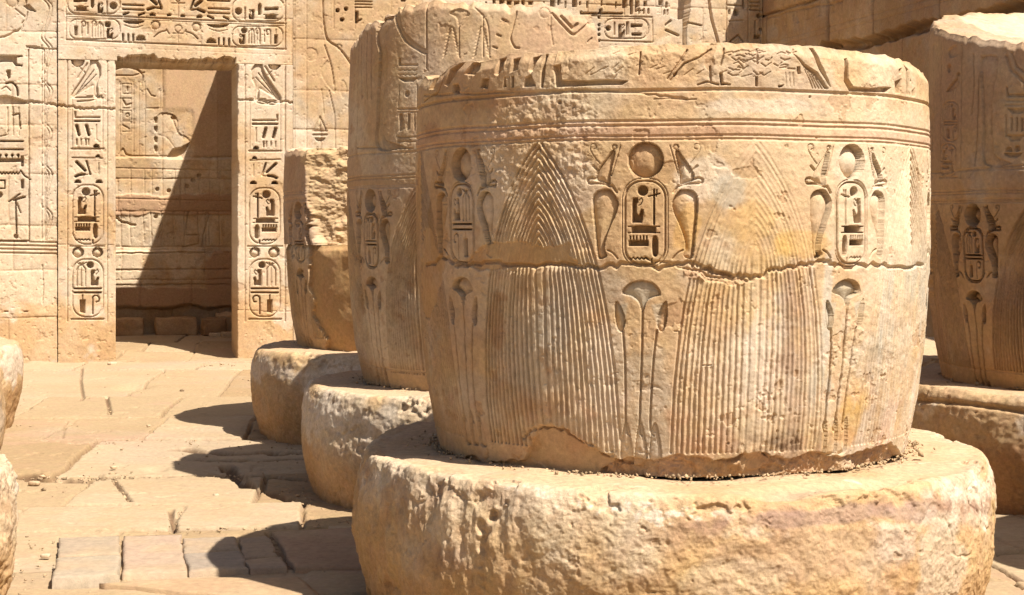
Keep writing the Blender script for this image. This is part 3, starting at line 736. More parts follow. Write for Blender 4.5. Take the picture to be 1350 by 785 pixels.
# ---- right row
C4X, C4Y = 3.96, 10.7
def right_column():
    e = empty("temple_column", (C4X, C4Y, 0), "shaded column at the right edge with a bright slanting broken top", "column", "sandstone columns of the court")
    mp = cyl_map(C4X, C4Y, shaft_prof)
    ph = mp(1281, 300)[0]
    zl = mp(1242, 45)[1]
    def ztop(S):       # plane dipping towards the camera so that the break shows its top face
        th = S / RS
        X = np.sin(th); Y = -np.cos(th)
        return 2.90 + .27 * Y - .02 * X + .008 * np.interp(S * 25, np.arange(-120, 120), np.random.RandomState(14).randn(240))
    def dec(R):
        pet = column_decor(R, main_map, ph, -.19, ['B', 'A'], 3.0)
        R.pxmap = mp; p = Pen(R, 1300, 100, 1310, 110); p.b = (0, 0, 1, 1); R.k = 1
        base_ring_lines(R, [1.96, .70], .012, .007)
        for x in (1241, 1268, 1231): p.line([(x, 60), (x - 2, 235)], 1.8, .009)
        p.cut([(1250, 66), (1260, 60), (1262, 72), (1252, 76)], .012, True); p.disc(1251, 90, 6, .018)
        g_bird(Pen(R, 1247, 96, 1266, 126), .02)
        cartouche(R, 1243, 134, 1263, 186, 'B', d=.02, dl=.009, w=1.6); cartouche(R, 1239, 190, 1260, 232, 'A', d=.018, dl=.009, w=1.6)
        p.line([(1238, 234), (1262, 234)], 2, .01)
        p.line([(1283, 72), (1284, 110), (1281, 150)], 2.4, .012); p.line([(1293, 74), (1290, 105), (1288, 180), (1285, 218)], 2.2, .014)
        p.sunk([(1293, 78), (1312, 74), (1315, 90), (1308, 130), (1309, 190), (1312, 205), (1330, 214), (1330, 217), (1298, 216), (1296, 170), (1294, 120)], .016, .03, floor=.3)
        p.line([(1326, 74), (1332, 92), (1350, 108)], 4, .014); p.line([(1333, 70), (1340, 88), (1356, 100)], 2.4, .012)
        p.cut([(1326, 114), (1328, 114), (1329, 124), (1352, 124), (1352, 128), (1327, 128)], .016)
        for y in (133, 139): p.line([(1326, y), (1356, y)], 2, .008)
        p.cut([(1328, 143), (1354, 143), (1346, 150), (1334, 150)], .02); p.line([(1326, 152), (1326, 180), (1350, 180)], 1.8, .01)
        for x in (1333, 1340, 1347): p.line([(x, 156), (x, 172)], 2.6, .016)
        p.cut([(1326, 178), (1350, 178), (1344, 186), (1332, 186)], .02); g_loaf(Pen(R, 1325, 194, 1334, 200), .02); p.disc(1341, 196, 4, .02)
        g_neb(Pen(R, 1323, 202, 1347, 208), .022); p.line([(1262, 225), (1356, 218)], 2, .009)
        return pet
    def colour(R):
        P3 = R.P3; C = tone(P3, 300, -.15)
        C = mix(C, (.46, .31, .21), sst(fbm(P3, 1.6, 4, 302), -.4, .5) * .6)
        return mix(C, OCHRE, sst(.82 - P3[2], 0, .12) * .6)
    build_shaft("shaft", C4X, C4Y, e, 300, .0045, 1.6, .595, ztop, dec, colour=colour)
    def bp(c):
        T, Z, t = c["T"], c["Z"], c["t"]
        c["H"] -= .03 * np.exp(-((Z - .50 - .02 * np.sin(T * 5)) / .012) ** 2) * c["side"]
        c["C"] = mix(c["C"], (.40, .22, .10), sst(.34 - Z + .06 * fbm(c["P3"], 4, 4, 5), 0, .12) * .8)
    build_base(C4X, C4Y, 331, 520, 150, e, post=bp, pale=.4)
right_column()

def plain_base(x, y, seed, label, n=360, m=110, **k):
    o = build_base(x, y, seed, n, m, None, name="column_base", **k)
    return props(o, label, "column base", "bare column bases of the court", "thing")
plain_base(3.05, 13.9, 401, "bare round stone base glimpsed between the foreground column and the right shaded column")
plain_base(-5.74, 13.87, 411, "round worn stone base at the left edge, farthest of the left row", facing=.5)
plain_base(-4.95, 10.83, 421, "rounded stone base barely showing at the left edge between its two neighbours", facing=.5)
def rubb(c):
    c["H"] += (1 - sst(c["t"], .8, .95)) * (.022 * fbm(c["P3"], 9, 5, 431, .6) - .01)
    c["C"] = mix(c["C"], (.40, .27, .16), sst(fbm(c["P3"], 5, 4, 433), -.3, .5) * .5 * c["side"])
plain_base(-3.70, 7.1, 431, "rough crumbling stone base cut by the lower left corner", 700, 190, facing=.9, drop=.07, post=rubb)
def outer_column():
    x, y = 4.86, 7.6
    e = empty("temple_column", (x, y, 0), "plain column just beyond the right edge, its shadow touching the lower right paving", "column", "sandstone columns of the court")
    zt = lambda S: 2.3 + 0 * S
    build_shaft("shaft", x, y, e, 500, .03, 1.6, .595, zt, lambda R: None)
    build_base(x, y, 511, 120, 40, e)
outer_column()

# ------------------------------------------------------------------ walls
def wall_panel(name, u0, u1, z0, z1, step, draw, parent, seed, v=0.0, thick=.9, dense_u=None, dense_z=None, colour=None, post=None,
               origin2=None, ud=UD, vd=VD, pxmap=None, base=W0, pale=.2, rough=1.0, mat=None, course=None):
    """carved wall face with returns at its four edges and a flat back"""
    du = dense_u or (u0, u1); dz = dense_z or (z0, z1)
    def seg(a, b, lo, hi):
        s = []
        if lo > a: s.append((a, lo, .06))
        s.append((max(lo, a), min(hi, b), step))
        if hi < b: s.append((hi, b, .06))
        return axis(s)
    S = seg(u0, u1, *du); Z = seg(z0, z1, *dz)
    R = Relief(S, Z, pxmap or wall_map(v)); o = base + vd * v
    X = o[0] + ud[0] * S[None, :] + 0 * Z[:, None]; Y = o[1] + ud[1] * S[None, :] + 0 * Z[:, None]; ZZ = Z[:, None] + 0 * S[None, :]
    P3 = (X, Y, ZZ); R.P3 = P3
    draw(R)
    R.tint = None
    if course: blocks(R, seed + 40, *course)
    n1 = fbm(P3, 10, 5, seed); wear = fbm(P3, 2, 4, seed + 1) ; chip = sst(fbm(P3, 5, 5, seed + 2, .62), .5, .6); R.chip = chip
    R.H = R.H * (1 - .35 * sst(wear, .4, 1.0)) + rough * (.004 * n1 - .006 * chip + .006 * fbm(P3, 1.2, 2, seed + 3)
          - .008 * sst(fbm(P3, 25, 3, seed + 4), .6, .85))
    if post: post(R)
    C = colour(R) if colour else tone(P3, seed + 5, pale)
    C = mix(C, BROWN, chip * .2)
    if R.tint is not None: C = mix(C * R.tint[..., None], BROWN, R.joint * .25)
    n = -vd
    V = np.stack([X + n[0] * R.H, Y + n[1] * R.H, ZZ], -1)
    # returns: one more ring pushed back
    nr, nc = ZZ.shape
    W = np.zeros((nr + 2, nc + 2, 3)); W[1:-1, 1:-1] = V; CC = np.zeros((nr + 2, nc + 2, 3)); CC[1:-1, 1:-1] = C
    for A in (W, CC): A[0, 1:-1] = A[1, 1:-1]; A[-1, 1:-1] = A[-2, 1:-1]; A[:, 0] = A[:, 1]; A[:, -1] = A[:, -2]
    for sl in ((0, slice(None)), (-1, slice(None)), (slice(1, -1), 0), (slice(1, -1), -1)):
        W[sl][..., 0] += vd[0] * thick; W[sl][..., 1] += vd[1] * thick
    Q = grid_faces(nr + 2, nc + 2)
    N = nc + 2; M_ = nr + 2
    Q = np.concatenate([Q, np.array([[0, (M_ - 1) * N, M_ * N - 1, N - 1]])])
    og = (float(o[0] + ud[0] * (u0 + u1) / 2), float(o[1] + ud[1] * (u0 + u1) / 2), 0.0)
    if parent is not None: og = tuple(parent.location)
    return raw_mesh(name, W.reshape(-1, 3), Q, CC.reshape(-1, 3), mat or M_STONE, parent, og)

wm = wall_map()
UL, UJ0, UJ1, UR = wm(76, 300)[0], wm(152.5, 300)[0], wm(313, 300)[0], wm(386, 300)[0]
ZD = wm(232, 82)[1]; WH = 5.9
UC = wm(1006, 50)[0]
GD, GL = .115, .026
def blocks(R, seed, courses, wmin, wmax, joint=.0, tint=.08, jw=.012):
    rnd = random.Random(seed); S = R.S; Z = R.Z; Tm = np.ones_like(R.H); D = np.zeros_like(R.H)
    wob = .012 * fbm(R.P3, 2.5, 3, seed)
    SS = S[None, :] + wob; ZZ = Z[:, None] + wob
    edge = np.full_like(R.H, 9.0)
    for z0, z1 in zip(courses[:-1], courses[1:]):
        row = (ZZ >= z0) & (ZZ < z1); ez = np.minimum(np.abs(ZZ - z0), np.abs(ZZ - z1)); x = float(S[0]) - rnd.uniform(0, 1)
        while x < S[-1]:
            w = rnd.uniform(wmin, wmax); sel = row & (SS >= x) & (SS < x + w); v = rnd.uniform(-1, 1); h = rnd.uniform(-1, 1)
            if sel.any():
                Tm[sel] = 1 + tint * v; D[sel] = h; e_ = np.minimum(np.abs(SS - x), np.abs(SS - x - w)); edge[sel] = np.minimum(ez, e_)[sel]
            x += w
    j = sst(edge, jw * 1.3, jw * .3); R.tint = Tm; R.joint = j
    R.H = R.H + D * joint * .25 - joint * j * (.5 + .5 * sst(fbm(R.P3, 3, 3, seed + 1), -.5, .3)) - joint * .35 * sst(edge, .06, 0)
def crackline(R, pts, amp, n, seed, w, d):
    R.gm(jag(R, pts, amp, n, seed), w, d)

def draw_left_wall(R):
    p = Pen(R, 0, 0, 1, 1); p.u = wm(50, 300)[1] - wm(50, 301)[1]
    for x in (37.5, 58.5): p.line([(x, 66), (x + .6, 317)], 2.0, GL * 1.4)
    for off, w_ in ((0, 2.0), (4.5, 1.6)):     # wavy serpent climbing the stem
        p.line([(59 + off + 5.5 * sin((y - 2) / 55 * 2 * pi + .6 * sin(y / 55 * 2 * pi)), y) for y in range(-60, 316, 3)], w_, GL * .9)
    p.line([(55, 60), (55, 317)], 1.6, GL * .8); p.line([(61, 60), (61, 317)], 1.6, GL * .8)
    for y in (318, 323, 328, 333): p.line([(-80, y - 1), (76, y + 2)], 2.0, GL)
    p.cut([(-30, 73), (28, 73), (30, 75), (22, 76), (22, 84), (29, 86), (29, 88), (20, 87), (16, 82), (-30, 82)], GD)
    p.cut([(8, 93), (14, 92), (14, 103), (10, 104)], GD * .8); p.line([(8, 110), (16, 109), (22, 116), (23, 126)], 2.4, GD * .7, True)
    p.line([(2, 118), (8, 114), (14, 120)], 1.4, GL)
    p.cut([(-30, 128), (8, 126), (20, 129), (33, 133), (38, 137), (25, 138), (-30, 138)], .07)
    crackline(R, [(36, 134), (60, 137), (80, 140)], 1.2, 8, 3, .035, .035)
    p.cut([(34, 60), (48, 61), (60, 64), (46, 65), (35, 63)], .05); crackline(R, [(48, 63), (78, 66)], 1, 6, 5, .02, .03)
    crackline(R, [(-10, 50), (10, 47), (28, 38), (35, 20), (34, 0)], 2, 6, 6, .025, .03); p.cut([(30, 8), (38, 6), (48, 16), (38, 14)], .06)
    p.disc(16, 2, 8, .03, True); p.line([(20, 12), (35, 24)], 2, .02)
    for x in (10, 17, 25): p.line([(x, 142), (x, 178)], 1.6, GL)
    p.line([(0, 180), (10, 178), (10, 142)], 1.5, GL); p.line([(17, 152), (25, 150)], 2.4, GD * .5); p.line([(25, 150), (27, 170)], 1.6, GD * .6)
    for y in (186, 197): p.line([(-60, y), (30, y + .5)], 2.2, GD * .7)
    p.rect(-60, 209, 30, 214, GD)
    for x in range(-8, 26, 8): p.disc(x, 205, 1.8, GD * .8); p.line([(x, 205), (x, 210)], 1.2, GD * .6)
    p.rect(27.5, 206, 31, 220, GD * .8); g_zig(Pen(R, -30, 227, 26, 230), GD * .5, 26); p.line([(27, 225), (32, 232), (40, 237)], 1.6, GD * .6)
    for pts in ([(-20, 238), (6, 238), (6, 249), (-20, 249)],): p.line(pts, 1.6, GD * .6)
    p.rect(27.5, 237, 31.5, 249, GD * .8); p.disc(-1, 257, 4, GD * .7)
    p.line([(12, 266), (26, 256)], 2, GD * .5); p.line([(18, 264), (32, 260)], 3, GD * .7); p.line([(20.5, 264), (21.5, 308)], 2.2, GD * .7)
    p.line([(22, 268), (27, 281)], 1.6, GD * .4); p.disc(21, 312, 3, GD * .6)
    p.line([(-60, 317), (38, 318)], 2, GD * .6)
    for k in range(5):      # a further column of signs just outside the frame
        y = 40 + k * 55; g_seated(Pen(R, -40, y, -22, y + 26), GD); p.line([(-50, y - 8), (-12, y - 8)], 2, GL)
    crackline(R, [(56, 350), (57, 375), (56, 400)], 1, 6, 16, .015, .02)
    for x in (8, 34): p.line([(x - 2, 411), (x + 2, 411)], 2, .03)
def wall_colour(seed, pale=.3, foot=True):
    def f(R):
        P3 = R.P3; Z = P3[2]; C = tone(P3, seed, pale * .6)
        n = fbm(P3, 1.1, 4, seed + 2)
        C = mix(C, WHITE, sst(n + .2, .0, .8) * sst(Z, .5, 1.1) * .5)
        C = mix(C, (.54, .38, .22), sst(-n, .1, .8) * .5)
        if foot:
            b = sst(.62 + .06 * fbm(P3, 6, 3, seed + 4) - Z, -.03, .05); C = mix(C, (.60, .41, .22), b * .6)
            C = mix(C, WHITE, b * sst(fbm(P3, 3, 5, seed + 3, .6), .2, .7) * .55)
        return C
    return f
tw = empty("temple_wall", (float(W0[0] + UD[0] * (UL - 2)), float(W0[1] + UD[1] * (UL - 2)), 0), "pale carved wall at the left edge with wavy serpent stems and hieroglyph columns", "wall", "carved walls round the court")
wall_panel("wall_face", UL - 5.5, UL - .006, -.25, WH, .0085, draw_left_wall, tw, 600, dense_u=(UL - 1.6, UL), dense_z=(-.25, 4.98), v=.02, colour=wall_colour(603, .5), course=([-.3, .45, 1.05, 1.62, 2.28, 2.9, 3.42, 4.1, 4.7, 5.3, 6.0], .8, 1.7, .008, .10))

# ---- the doorway: two jambs, a lintel, a threshold
dw = empty("doorway", (float(W0[0]), float(W0[1]), 0), "carved stone doorway framed by two columns of royal cartouches", "doorway")
def jamb_common(R, p, fl):
    # everything is drawn for the left jamb; the right one is its mirror about x = 232
    m = (lambda x: x) if not fl else (lambda x: 464.5 - x)
    dy = 0 if not fl else 4
    y_ = lambda y: y + (dy if y < 300 else 0) * (1 - max(0, (y - 150)) / 150 if y > 150 else 1)
    def L(pts, w=1.5, d=GL, sm=False): p.line([(m(x), y_(y)) for x, y in pts], w, d, sm)
    def B(fn, x0, y0, x1, y1, d):
        a, b = (m(x0), m(x1)) if not fl else (m(x1), m(x0)); fn(Pen(R, a, y_(y0), b, y_(y1), fl), d)
    for x in (88.7, 141.5): L([(x, 69), (x, 424)], 1.6, GL)
    L([(80, 69), (150, 69)], 1.6, GL); L([(80, 60), (150, 61)], 1.2, GL * .5)
    p.disc(m(102.5), y_(80), 8.5, .085, True)
    B(g_falcon, 97, 71, 133, 127, .03)
    L([(103, 103), (110, 92), (115, 84)], 2.2, GL * 1.2); L([(106, 90), (112, 96)], 1.2, GL)
    L([(94, 129), (136, 129)], 1.6, GL * 1.3); L([(102, 134), (118, 133), (126, 131)], 1.8, GL * 1.3); L([(95, 129), (95, 197)], 1.2, GL * .8); L([(135, 129), (135, 197)], 1.2, GL * .8)
    L([(99, 148), (99, 155), (131, 155)], 2.2, GL * 1.6); L([(99, 160), (131, 160)], 2.4, GD * .7)
    for x0, w in ((101, 3.6), (114, 3.6)): L([(x0, 166), (x0 + 3, 178)], w, GD)
    L([(127, 165), (127, 184)], 1.5, GL)
    for x in (101, 107, 113, 117): L([(x, 184), (x, 191)], 1.8, GL * 1.6)
    B(g_loaf, 123, 190, 131, 194.5, GD); L([(94, 196.5), (136, 196.5)], 2, GL * 1.6); L([(95, 208), (135, 209)], 1.6, GL * 1.2); B(g_loaf, 126, 204, 132, 207.5, GD * .9)
    L([(101, 214), (112, 225)], 3.4, GD); L([(114, 213), (119, 230)], 2.2, GD * .7); L([(130, 215), (130, 230)], 1.5, GL)
    L([(100, 233), (104, 231), (111, 230)], 3.2, GD * .9); L([(111, 231), (119, 230)], 1.2, GL)
    B(g_loaf, 98, 237, 107, 241.5, GD); B(g_loaf, 126, 237, 135, 241.5, GD)
    a, b = (95.5, 136) if not fl else (m(136), m(95.5))
    cartouche(R, a, 244 + dy, b, 322, 'A', fl, GD, GL, 1.7)
    L([(92, 325), (138, 325)], 1.6, GL)
    p.disc(m(103), 333, 7.4, .08, True); p.disc(m(128.5), 333, 7.0, .08, True)
    cartouche(R, a, 342, b, 418, 'B', fl, GD, GL, 1.7)
    L([(94, 421), (136, 421)], 2, GL * 1.5)
def worn_edges(sides):
    def f(R):
        n = fbm(R.P3, 5, 5, 640, .6); S = R.S[None, :] + 0 * R.H
        for u_, sg in sides:
            d_ = (S - u_) * sg; R.H -= .035 * sst(.012 + .022 * n - d_, 0, .02)
    return f
def draw_lj(R):
    p = Pen(R, 0, 0, 1, 1); p.u = wm(110, 300)[1] - wm(110, 301)[1]
    jamb_common(R, p, False)
    crackline(R, [(76, 139), (95, 141), (110, 144), (130, 143), (153, 144.5)], 1.4, 8, 33, .028, .04)
    crackline(R, [(76, 322), (96, 324), (150, 323)], .8, 6, 34, .01, .012)
def draw_rj(R):
    p = Pen(R, 0, 0, 1, 1); p.u = wm(350, 300)[1] - wm(350, 301)[1]
    jamb_common(R, p, True)
    crackline(R, [(313, 131), (330, 132), (350, 135), (376, 134), (386, 136)], 1.2, 8, 35, .024, .036)
    crackline(R, [(313, 408), (340, 410), (386, 411)], .8, 6, 36, .01, .012)
zt = ZD - .004
wall_panel("jamb", UL + .004, UJ0, -.25, zt, .0085, draw_lj, dw, 610, post=worn_edges([(UJ0, -1)]), colour=wall_colour(611, .3))
wall_panel("jamb", UJ1, UR, -.25, zt, .0085, draw_rj, dw, 615, post=worn_edges([(UJ1, 1)]), colour=wall_colour(617, .45))
def draw_lintel(R):
    p = Pen(R, 0, 0, 1, 1); p.u = wm(232, 300)[1] - wm(232, 301)[1]
    sl = lambda x: (x - 87) * .0435
    def L(pts, w=1.5, d=GL, sm=False): p.line([(x, y + sl(x)) for x, y in pts], w, d, sm)
    def B(fn, x0, y0, x1, y1, d, fl=False): s = sl((x0 + x1) / 2); fn(Pen(R, x0, y0 + s, x1, y1 + s, fl), d)
    L([(87, 52.5), (377, 52.5)], 2, GL * 1.2); L([(87, 19), (377, 19)], 2, GL * 1.2); L([(87, 22), (377, 22)], 1.2, GL * .6)
    L([(87, -40), (87, 52)], 1.8, GL); L([(376, -45), (376, 52)], 1.8, GL)
    for fl in (False, True):
        m = (lambda x: x) if not fl else (lambda x: 464 - x)
        def LM(pts, w=1.5, d=GL, sm=False): L([(m(x), y) for x, y in pts], w, d, sm)
        def BM(fn, x0, y0, x1, y1, d):
            a, b = (x0, x1) if not fl else (m(x1), m(x0)); B(fn, a, y0, b, y1, d, fl)
        def RM(x0, x1): return (x0, x1) if not fl else (m(x1), m(x0))
        # lower row
        a, b = RM(91, 158); s = sl((a + b) / 2); q = Pen(R, a, 24 + s, b, 50 + s, fl); ring(q, 1.5, GL, .42, True)
        BM(lambda p_, d: p_.rect(0, 0, 1, 1, d), 98, 34, 102.5, 46, GD); LM([(100, 27), (100, 34)], 1.2, GL)
        BM(g_hook, 106, 27, 113, 47, GL * 1.3); LM([(115.5, 29), (115.5, 44)], 1.5, GL * 1.3); BM(g_hook, 120, 26, 127, 47, GL * 1.2); LM([(125, 30), (125, 47)], 1.3, GL)
        for x in (129, 132.5, 136): LM([(x, 47), (x, 32), (131, 27)], 1.3, GL * 1.2)
        p.disc(m(142), 30 + sl(m(142)), 3.8, GD); BM(g_seated, 138.5, 35, 149, 48, GD)
        BM(g_neb, 162, 23.5, 191, 28, GD); LM([(164, 30), (176, 33), (188, 30)], 1.2, GL * .7, True)
        for x in (162, 169, 175.5): LM([(x, 42), (x, 50)], 2, GD * .7)
        BM(g_loaf, 179, 42, 192, 49, GD * .8)
        p.disc(m(205), 28 + sl(m(205)), 6.2, .04, True)
        LM([(203, 44), (210, 38), (219, 35)], 1.6, GL * 1.3, True); LM([(219, 33), (223, 39)], 1.4, GL)
        # upper row
        a, b = RM(89, 158); s = sl((a + b) / 2); q = Pen(R, a, -13 + s, b, 17 + s, fl); ring(q, 1.5, GL, .42, True)
        BM(lambda p_, d: p_.rect(0, 0, 1, 1, d), 97, -2, 115, 2, GD); BM(g_bar, 98, 7, 116, 14, GD); BM(g_reed, 119, -6, 124, 8, GD); BM(g_seated, 127, 2, 136, 15, GD)
        LM([(141, 0), (141, 15)], 1.9, GL * 1.6); p.disc(m(149.5), 5 + sl(m(149.5)), 4.6, GD)
        LM([(162, 3), (189, 3)], 2, GD * .6); LM([(162, 9), (189, 9)], 2, GD * .6)
        LM([(163, 16), (169, 13.5)], 2.4, GD * .8); LM([(183, 16), (190, 13)], 2.4, GD * .8)
        LM([(195, 8), (203, 5)], 3.4, GD * .9); LM([(205, 5), (212, 6)], 2.2, GD * .7); LM([(208, -8), (213, 6)], 2.4, GD * .8); LM([(199, -6), (206, 0)], 4, GD)
        BM(g_loaf, 197, 12, 205, 16, GD * .8); BM(g_loaf, 220, 12, 226, 15.5, GD * .8)
        for k in range(2):
            LM([(162, -8 - k * 14), (190, -8 - k * 14)], 3, GD * .6)
    B(g_ankh, 226, 27, 244, 50, GL); B(g_ankh, 224, -18, 246, 16, GL)
    L([(60, 60), (400, 60)], 1.0, .004)
def post_lintel(R):     # ragged spall along the underside of the lintel
    S = R.S[None, :]; Z = R.P3[2]
    n = fbm((R.P3[0], R.P3[1], 0 * Z), 4, 4, 77, .6); n2 = fbm((R.P3[0], R.P3[1], 0 * Z), 18, 3, 78, .6)
    hgt = .055 + .06 * n + .02 * n2 + .03 * np.exp(-((S + .5) / .18) ** 2)
    inside = (S > UJ0 + .02) & (S < UJ1 - .02)
    R.H = np.where(inside & (Z - ZD < hgt), R.H - .16 - .04 * n2, R.H)
wall_panel("lintel", UL + .004, UR, ZD, WH, .0085, draw_lintel, dw, 620, dense_z=(ZD, 4.98), post=post_lintel, colour=wall_colour(622, .15, False), course=([0, 4.35, 5.1, 6], 1.1, 2.2, .006, .07))

# ---- wall right of the doorway, up to the corner
def draw_right_wall(R):
    p = Pen(R, 0, 0, 1, 1); p.u = wm(450, 100)[1] - wm(450, 101)[1]
    for x in (388, 404): p.line([(x, -20), (x, 240)], 1.4, GL * .5)
    p.line([(425, -10), (426, 22), (429, 45), (434, 55), (446, 63), (458, 78), (466, 92), (470, 110)], 2.6, .03, True)
    p.line([(428, 60), (437, 88), (440, 112)], 1.8, GL, True); p.disc(410, 72, 9, .012, True); p.disc(447, 62, 4, .02, True)
    p.sunk([(423, 95), (432, 80), (440, 100), (442, 122), (436, 118), (428, 108)], .015, .03)
    p.sunk([(452, 105), (458, 118), (452, 130), (448, 118)], .012, .02); p.line([(434, 120), (441, 150), (442, 195)], 1.8, GL * .8); p.line([(424, 118), (427, 150)], 1.4, GL * .6)
    p.line([(422, 154), (414, 172)], 1.5, GL); p.line([(422, 154), (430, 172)], 1.5, GL); p.line([(422, 154), (422, 172)], 1.2, GL)
    for y in (173, 178): p.line([(413, y), (431, y)], 2, GL * 1.3)
    g_neb(Pen(R, 415, 182, 429, 187), .04)
    for x in (440, 468): p.line([(x, -10), (x, 38)], 1.2, GL)
    for x, y in ((445, 14), (456, 12), (451, 26)): p.disc(x, y, 2.6, GD)
    p.rect(469, 15, 472, 31, GD); p.line([(472, 28), (476, 26)], 2, GD * .7)
    for y in (2, 6, 10): p.line([(468, y), (490, y + .5)], 1.6, GL * 1.4)
    p.cut([(528, -3), (537, -3), (535, 2), (529, 2)], GD)
    # registers behind the foreground column
    for k in range(26):
        rnd = random.Random(k * 3 + 1); x = 640 + k * 9.5
        if rnd.random() < .75: p.rect(x, 1 + rnd.uniform(-2, 2), x + rnd.choice([2, 3.5, 6]), 8 + rnd.uniform(-2, 3), GD * .8)
    for x in (823, 831, 775): p.line([(x, -20), (x, 20)], 1.3, GL)
    p.rect(838, -6, 841, 16, GD); p.line([(833, 0), (833, 18)], 2.4, GD * .8); p.line([(840, 14), (848, 14)], 1.6, GD * .6)
    for x in (843, 849, 855): p.line([(x, 12), (x, 18)], 1.8, GD * .7)
    p.line([(766, 16), (766, 18), (820, 18)], 2.6, GD * .7); p.rect(790, 12, 794, 18, GD); p.line([(800, 6), (818, 7)], 2, GL)
    p.line([(780, 21), (860, 23)], 1.6, GL); p.line([(792, 54), (860, 56)], 1.6, GL * 1.2); p.line([(860, 23), (861, 56)], 1.6, GL)
    ring(Pen(R, 797, 25, 855, 51), 1.6, GL, .42, True)
    p.disc(802, 37.5, 3.6, GD); p.line([(810, 30), (810, 46)], 1.6, GD * .6); g_seated(Pen(R, 813, 32, 824, 49), GD); p.rect(826, 29, 829, 46, GD)
    p.rect(832, 32, 847, 36, GD); p.rect(833, 43.5, 846, 47, GD)
    for y in (23, 33, 39, 46, 54): p.disc(790, y, 2, GD)
    p.cut([(886, -60), (905, -60), (904, 24), (896, 26), (884, 22)], .20)
    p.cut([(903, -80), (914, -80), (910, 14), (905, 40), (905, 60), (900, 60), (900, 20)], .25); p.line([(906, 30), (925, 34)], 2, .05)
    for k in range(4): p.line([(887, 2 + k * 5), (900, 4 + k * 5)], 1.6, .01)
    p.line([(878, 33), (884, 28)], 3, .05); p.line([(878, 40), (894, 47)], 3, .05); p.line([(872, -5), (872, 20)], 1.2, GL); p.line([(876, 14), (876, 19)], 1.8, GD); p.line([(880, 14), (880, 19)], 1.8, GD)
    p.line([(932, -20), (938, 25), (948, 60)], 3.4, .05)
    for x in (958, 987, 1003): p.line([(x, -20), (x, 58)], 1.5, GL)
    p.disc(971, 17, 4.6, GD); p.rect(961, 13, 963, 18, GD); p.line([(960, 7), (980, 8)], 1.6, GL * 1.5); p.line([(979, -10), (981, 10)], 3, GD * .8); p.line([(962, 28), (980, 27)], 1.8, GL * 1.4)
    p.line([(963, 55), (974, 46), (980, 55)], 2, GD * .5); p.line([(975, 46), (975, 56)], 1.4, GL)
    for y in (3, 8, 13): p.line([(989, y), (1002, y + .5)], 1.8, GL * 1.6)
    p.disc(1001, 21, 3.6, GD); p.line([(996, 28), (996, 44)], 1.8, GD * .5); p.disc(1003, 39, 2.4, GD * .8); p.rect(994, 46, 1003, 51, GD)
tw2 = empty("temple_wall", (float(W0[0] + UD[0] * 5), float(W0[1] + UD[1] * 5), 0), "sunlit carved wall right of the doorway, running behind the columns to the shaded corner", "wall", "carved walls round the court")
wall_panel("wall_face", UR + .008, UC, -.25, WH, .0095, draw_right_wall, tw2, 640, v=.015, dense_u=(UR, UC - .02), dense_z=(2.3, 4.98), colour=wall_colour(643, .25, False), course=([-.3, .45, 1.05, 1.62, 2.28, 2.9, 3.42, 4.1, 4.7, 5.3, 6.0], .8, 1.7, .008, .10))

# ---- shaded side wall on the right, running towards the camera
SWO = W0 + UD * (UC + .0)
def side_map(x, y):
    a = (x - HX) / F      # wall points: SWO - VD*t
    t = (SWO[0] - a * SWO[1]) / (VD[0] - a * VD[1]); D = SWO[1] - VD[1] * t
    return t, EYE + (HY - y) / F * D
def draw_side(R):
    p = Pen(R, 0, 0, 1, 1); p.u = .0085
    rnd = random.Random(5); big = side_map(1120, 62)[1]
    crack = jag(R, [(1085, 62), (1120, 60), (1165, 50), (1200, 38), (1240, 32), (1290, 22), (1350, 6)], 2.5, 7, 9)
    R.gm(crack, .12, .22)
    crackline(R, [(1010, 24), (1060, 12), (1110, 2)], 1.5, 6, 19, .03, .03)
    # faint registers above and below
    for z in (big + .25, big + .33, big + 1.15): R.gm([(0, z), (14, z)], .014, .012)
    for k in range(34):
        s = .25 + k * .36; z = big + .40
        R.gm([(s, z - .02), (s, z + .72)], .010, .008)
        kind = rnd.random()
        R.gm([(s + .09, z + .1), (s + .09, z + .5), (s + .2, z + .6)], .016, .018)
        if kind < .5: R.cm([(s + .14 + .05 * cos(a), z + .35 + .05 * sin(a)) for a in np.linspace(0, 6.28, 12)], .02)
        else: R.cm([(s + .14, z + .1), (s + .26, z + .1), (s + .24, z + .2), (s + .2, z + .3)], .02)
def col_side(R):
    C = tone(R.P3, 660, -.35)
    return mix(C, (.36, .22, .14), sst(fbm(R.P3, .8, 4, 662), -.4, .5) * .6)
sw = empty("temple_wall", (float(SWO[0] - VD[0] * 5), float(SWO[1] - VD[1] * 5), 0), "brown shaded side wall of big jointed blocks at the upper right", "wall", "carved walls round the court")
wall_panel("wall_face", -.9, 13.5, -.25, WH, .011, draw_side, sw, 660, ud=-VD, vd=UD, base=SWO, pxmap=side_map, dense_u=(0, 6.5), dense_z=(2.2, 5.0), colour=col_side, rough=1.0, course=([-.3, .5, 1.2, 1.95, 2.6, 3.22, 3.86, 4.62, 5.3, 6], 1.1, 2.4, .05, .14, .022))

